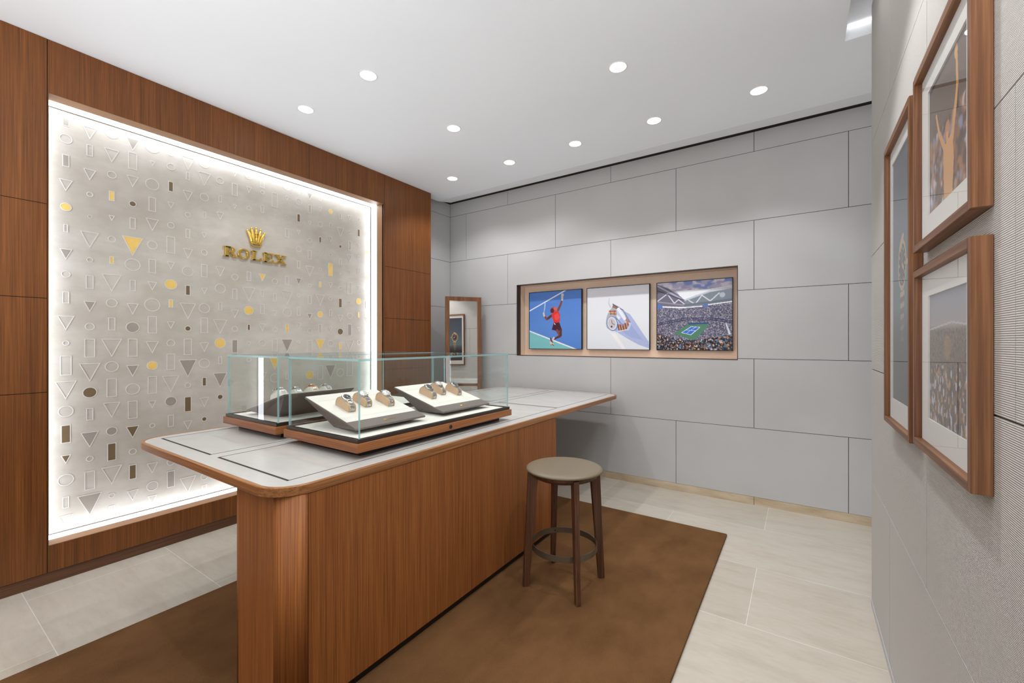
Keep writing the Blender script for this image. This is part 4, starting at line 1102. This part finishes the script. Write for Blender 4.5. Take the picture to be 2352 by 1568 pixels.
# ---------------------------------------------------------------- stool
so = thing('bar_stool', 'round backless stool with olive leather seat and dark wood legs on the brown rug', 'stool', (-1.139, 2.235, RUG_Z))
zs = 0.685 - RUG_Z
MB().lathe([(1e-4, zs), (0.10, zs), (0.17, zs - .001), (0.205, zs - .003), (0.217, zs - .008), (0.221, zs - .014), (0.218, zs - .020), (0.206, zs - .024), (1e-4, zs - .024)], seg=72).build('seat', M['leather'], so)
MB().lathe([(1e-4, zs - .0245), (0.200, zs - .0245), (0.201, zs - .034), (0.190, zs - .048), (0.165, zs - .060), (1e-4, zs - .062)], seg=64).build('seat_base', M['walnut'], so)
for k in range(4):
    a = math.radians(45 + 90 * k); u = Vector((math.cos(a), math.sin(a))); v = Vector((-u.y, u.x))
    def rect(rad, w_r, w_t, z):
        c = u * rad; return [(*(c + u * sx * w_r / 2 + v * sy * w_t / 2), z) for sx, sy in ((-1, -1), (1, -1), (1, 1), (-1, 1))]
    top = rect(0.186, 0.058, 0.030, zs - .028); bot = rect(0.228, 0.036, 0.026, 0.0)
    MB().hexa(bot, top).build('leg', M['walnut'], so, bevel=0.003, bseg=2)
zr = 0.232 - RUG_Z
MB().lathe([(0.1885, zr - .017), (0.1885, zr + .017), (0.1845, zr + .017), (0.1845, zr - .017)], seg=96, close=True, smooth=False).build('foot_ring', M['ring_metal'], so)
sc = MB()
for k in range(4):
    a = math.radians(45 + 90 * k); sc.tube([(0.1800 * math.cos(a), 0.1800 * math.sin(a), zr), (0.1838 * math.cos(a), 0.1838 * math.sin(a), zr)], 0.004, 10)
sc.build('screw', M['black'], so)

# ---------------------------------------------------------------- downlights
dl0 = None
def make_downlight():
    t_ = thing('downlight', 'x', 'ceiling light', (0, 0, HC), group='round recessed ceiling lights')
    MB().lathe([(0.060, 0.0), (0.0600, -0.0022), (0.057, -0.0030), (0.0515, -0.0022), (0.0500, 0.0004)], seg=48).build('trim_ring', M['white'], t_)
    MB().lathe([(1e-4, -0.0012), (0.0505, -0.0012)], seg=48).build('lens', M['lamp'], t_)
    d = bpy.data.lights.new('lamp', 'SPOT'); d.energy = DOWNLIGHT_W; d.spot_size = math.radians(108); d.spot_blend = 0.55; d.shadow_soft_size = 0.03; d.color = (0.985, 0.985, 1.0)
    o = bpy.data.objects.new('lamp', d); COL.objects.link(o); o.parent = t_; o.location = (0, 0, -0.035)
    return t_
DL = [(-2.362, 1.815, 'second nearest the timber wall, nearest row in view'), (-3.097, 1.817, 'by the timber wall, above the lit panel'),
      (-2.365, 2.656, 'left of the two in the middle row'), (-3.100, 3.462, 'leftmost in the back row'),
      (-2.360, 3.463, 'second from left in the back row'), (-1.655, 3.461, 'third from left in the back row'),
      (-0.965, 3.450, 'fourth from left in the back row'), (-0.243, 3.446, 'rightmost in the back row'),
      (-0.968, 2.650, 'right of the two in the middle row')]
for i, (x, y, lab) in enumerate(DL):
    if i == 0: dl0 = make_downlight(); o = dl0
    else: o = copy_tree(dl0)
    o.location = (x, y, HC); o['label'] = 'round recessed ceiling light ' + lab
    if y > 3.4:                       # the back row is aimed at the panelled wall
        for ch in o.children:
            if ch.type == 'LIGHT':
                ch.data = ch.data.copy(); k = {-1.655: 1.0, -0.965: 1.0, -2.360: 0.6, -0.243: 0.8}.get(x, 0.8)
                ch.data.energy = DOWNLIGHT_W * k; ch.data.spot_size = math.radians(100 if x > -2 else 130); ch.data.spot_blend = 0.55
                ch.rotation_euler = (math.radians(7), 0, 0)
# unseen lamps: first read off the frame shadows, the rest added for light
for x, y, lab in ((-0.26, 1.75, 'over the framed pictures'), (-0.30, 0.75, 'added unseen over the camera by the picture wall'), (-1.60, 0.75, 'added unseen over the near edge of the rug'),
                  (-2.36, 0.75, 'added unseen over the near end of the counter'), (-3.10, -0.3, 'added unseen behind the camera by the timber wall'), (-1.0, -0.6, 'added unseen behind the camera in mid room')):
    o = copy_tree(dl0); o.location = (x, y, HC); o['label'] = 'round recessed ceiling light ' + lab
    if -2.5 < x < -0.9:               # added lamps, dimmed to keep the counter's near end dark
        for ch in o.children:
            if ch.type == 'LIGHT': ch.data = ch.data.copy(); ch.data.energy = DOWNLIGHT_W * 0.35
    if x < -3.0:
        for ch in o.children:
            if ch.type == 'LIGHT': ch.data = ch.data.copy(); ch.data.energy = DOWNLIGHT_W * 0.9
    if x > -0.31:                     # the pair that washes the picture wall
        for ch in o.children:
            if ch.type == 'LIGHT':
                ch.data = ch.data.copy(); ch.data.energy = DOWNLIGHT_W * (1.8 if y > 1 else 0.8)
                ch.data.spot_size = math.radians(100); ch.data.spot_blend = 0.35
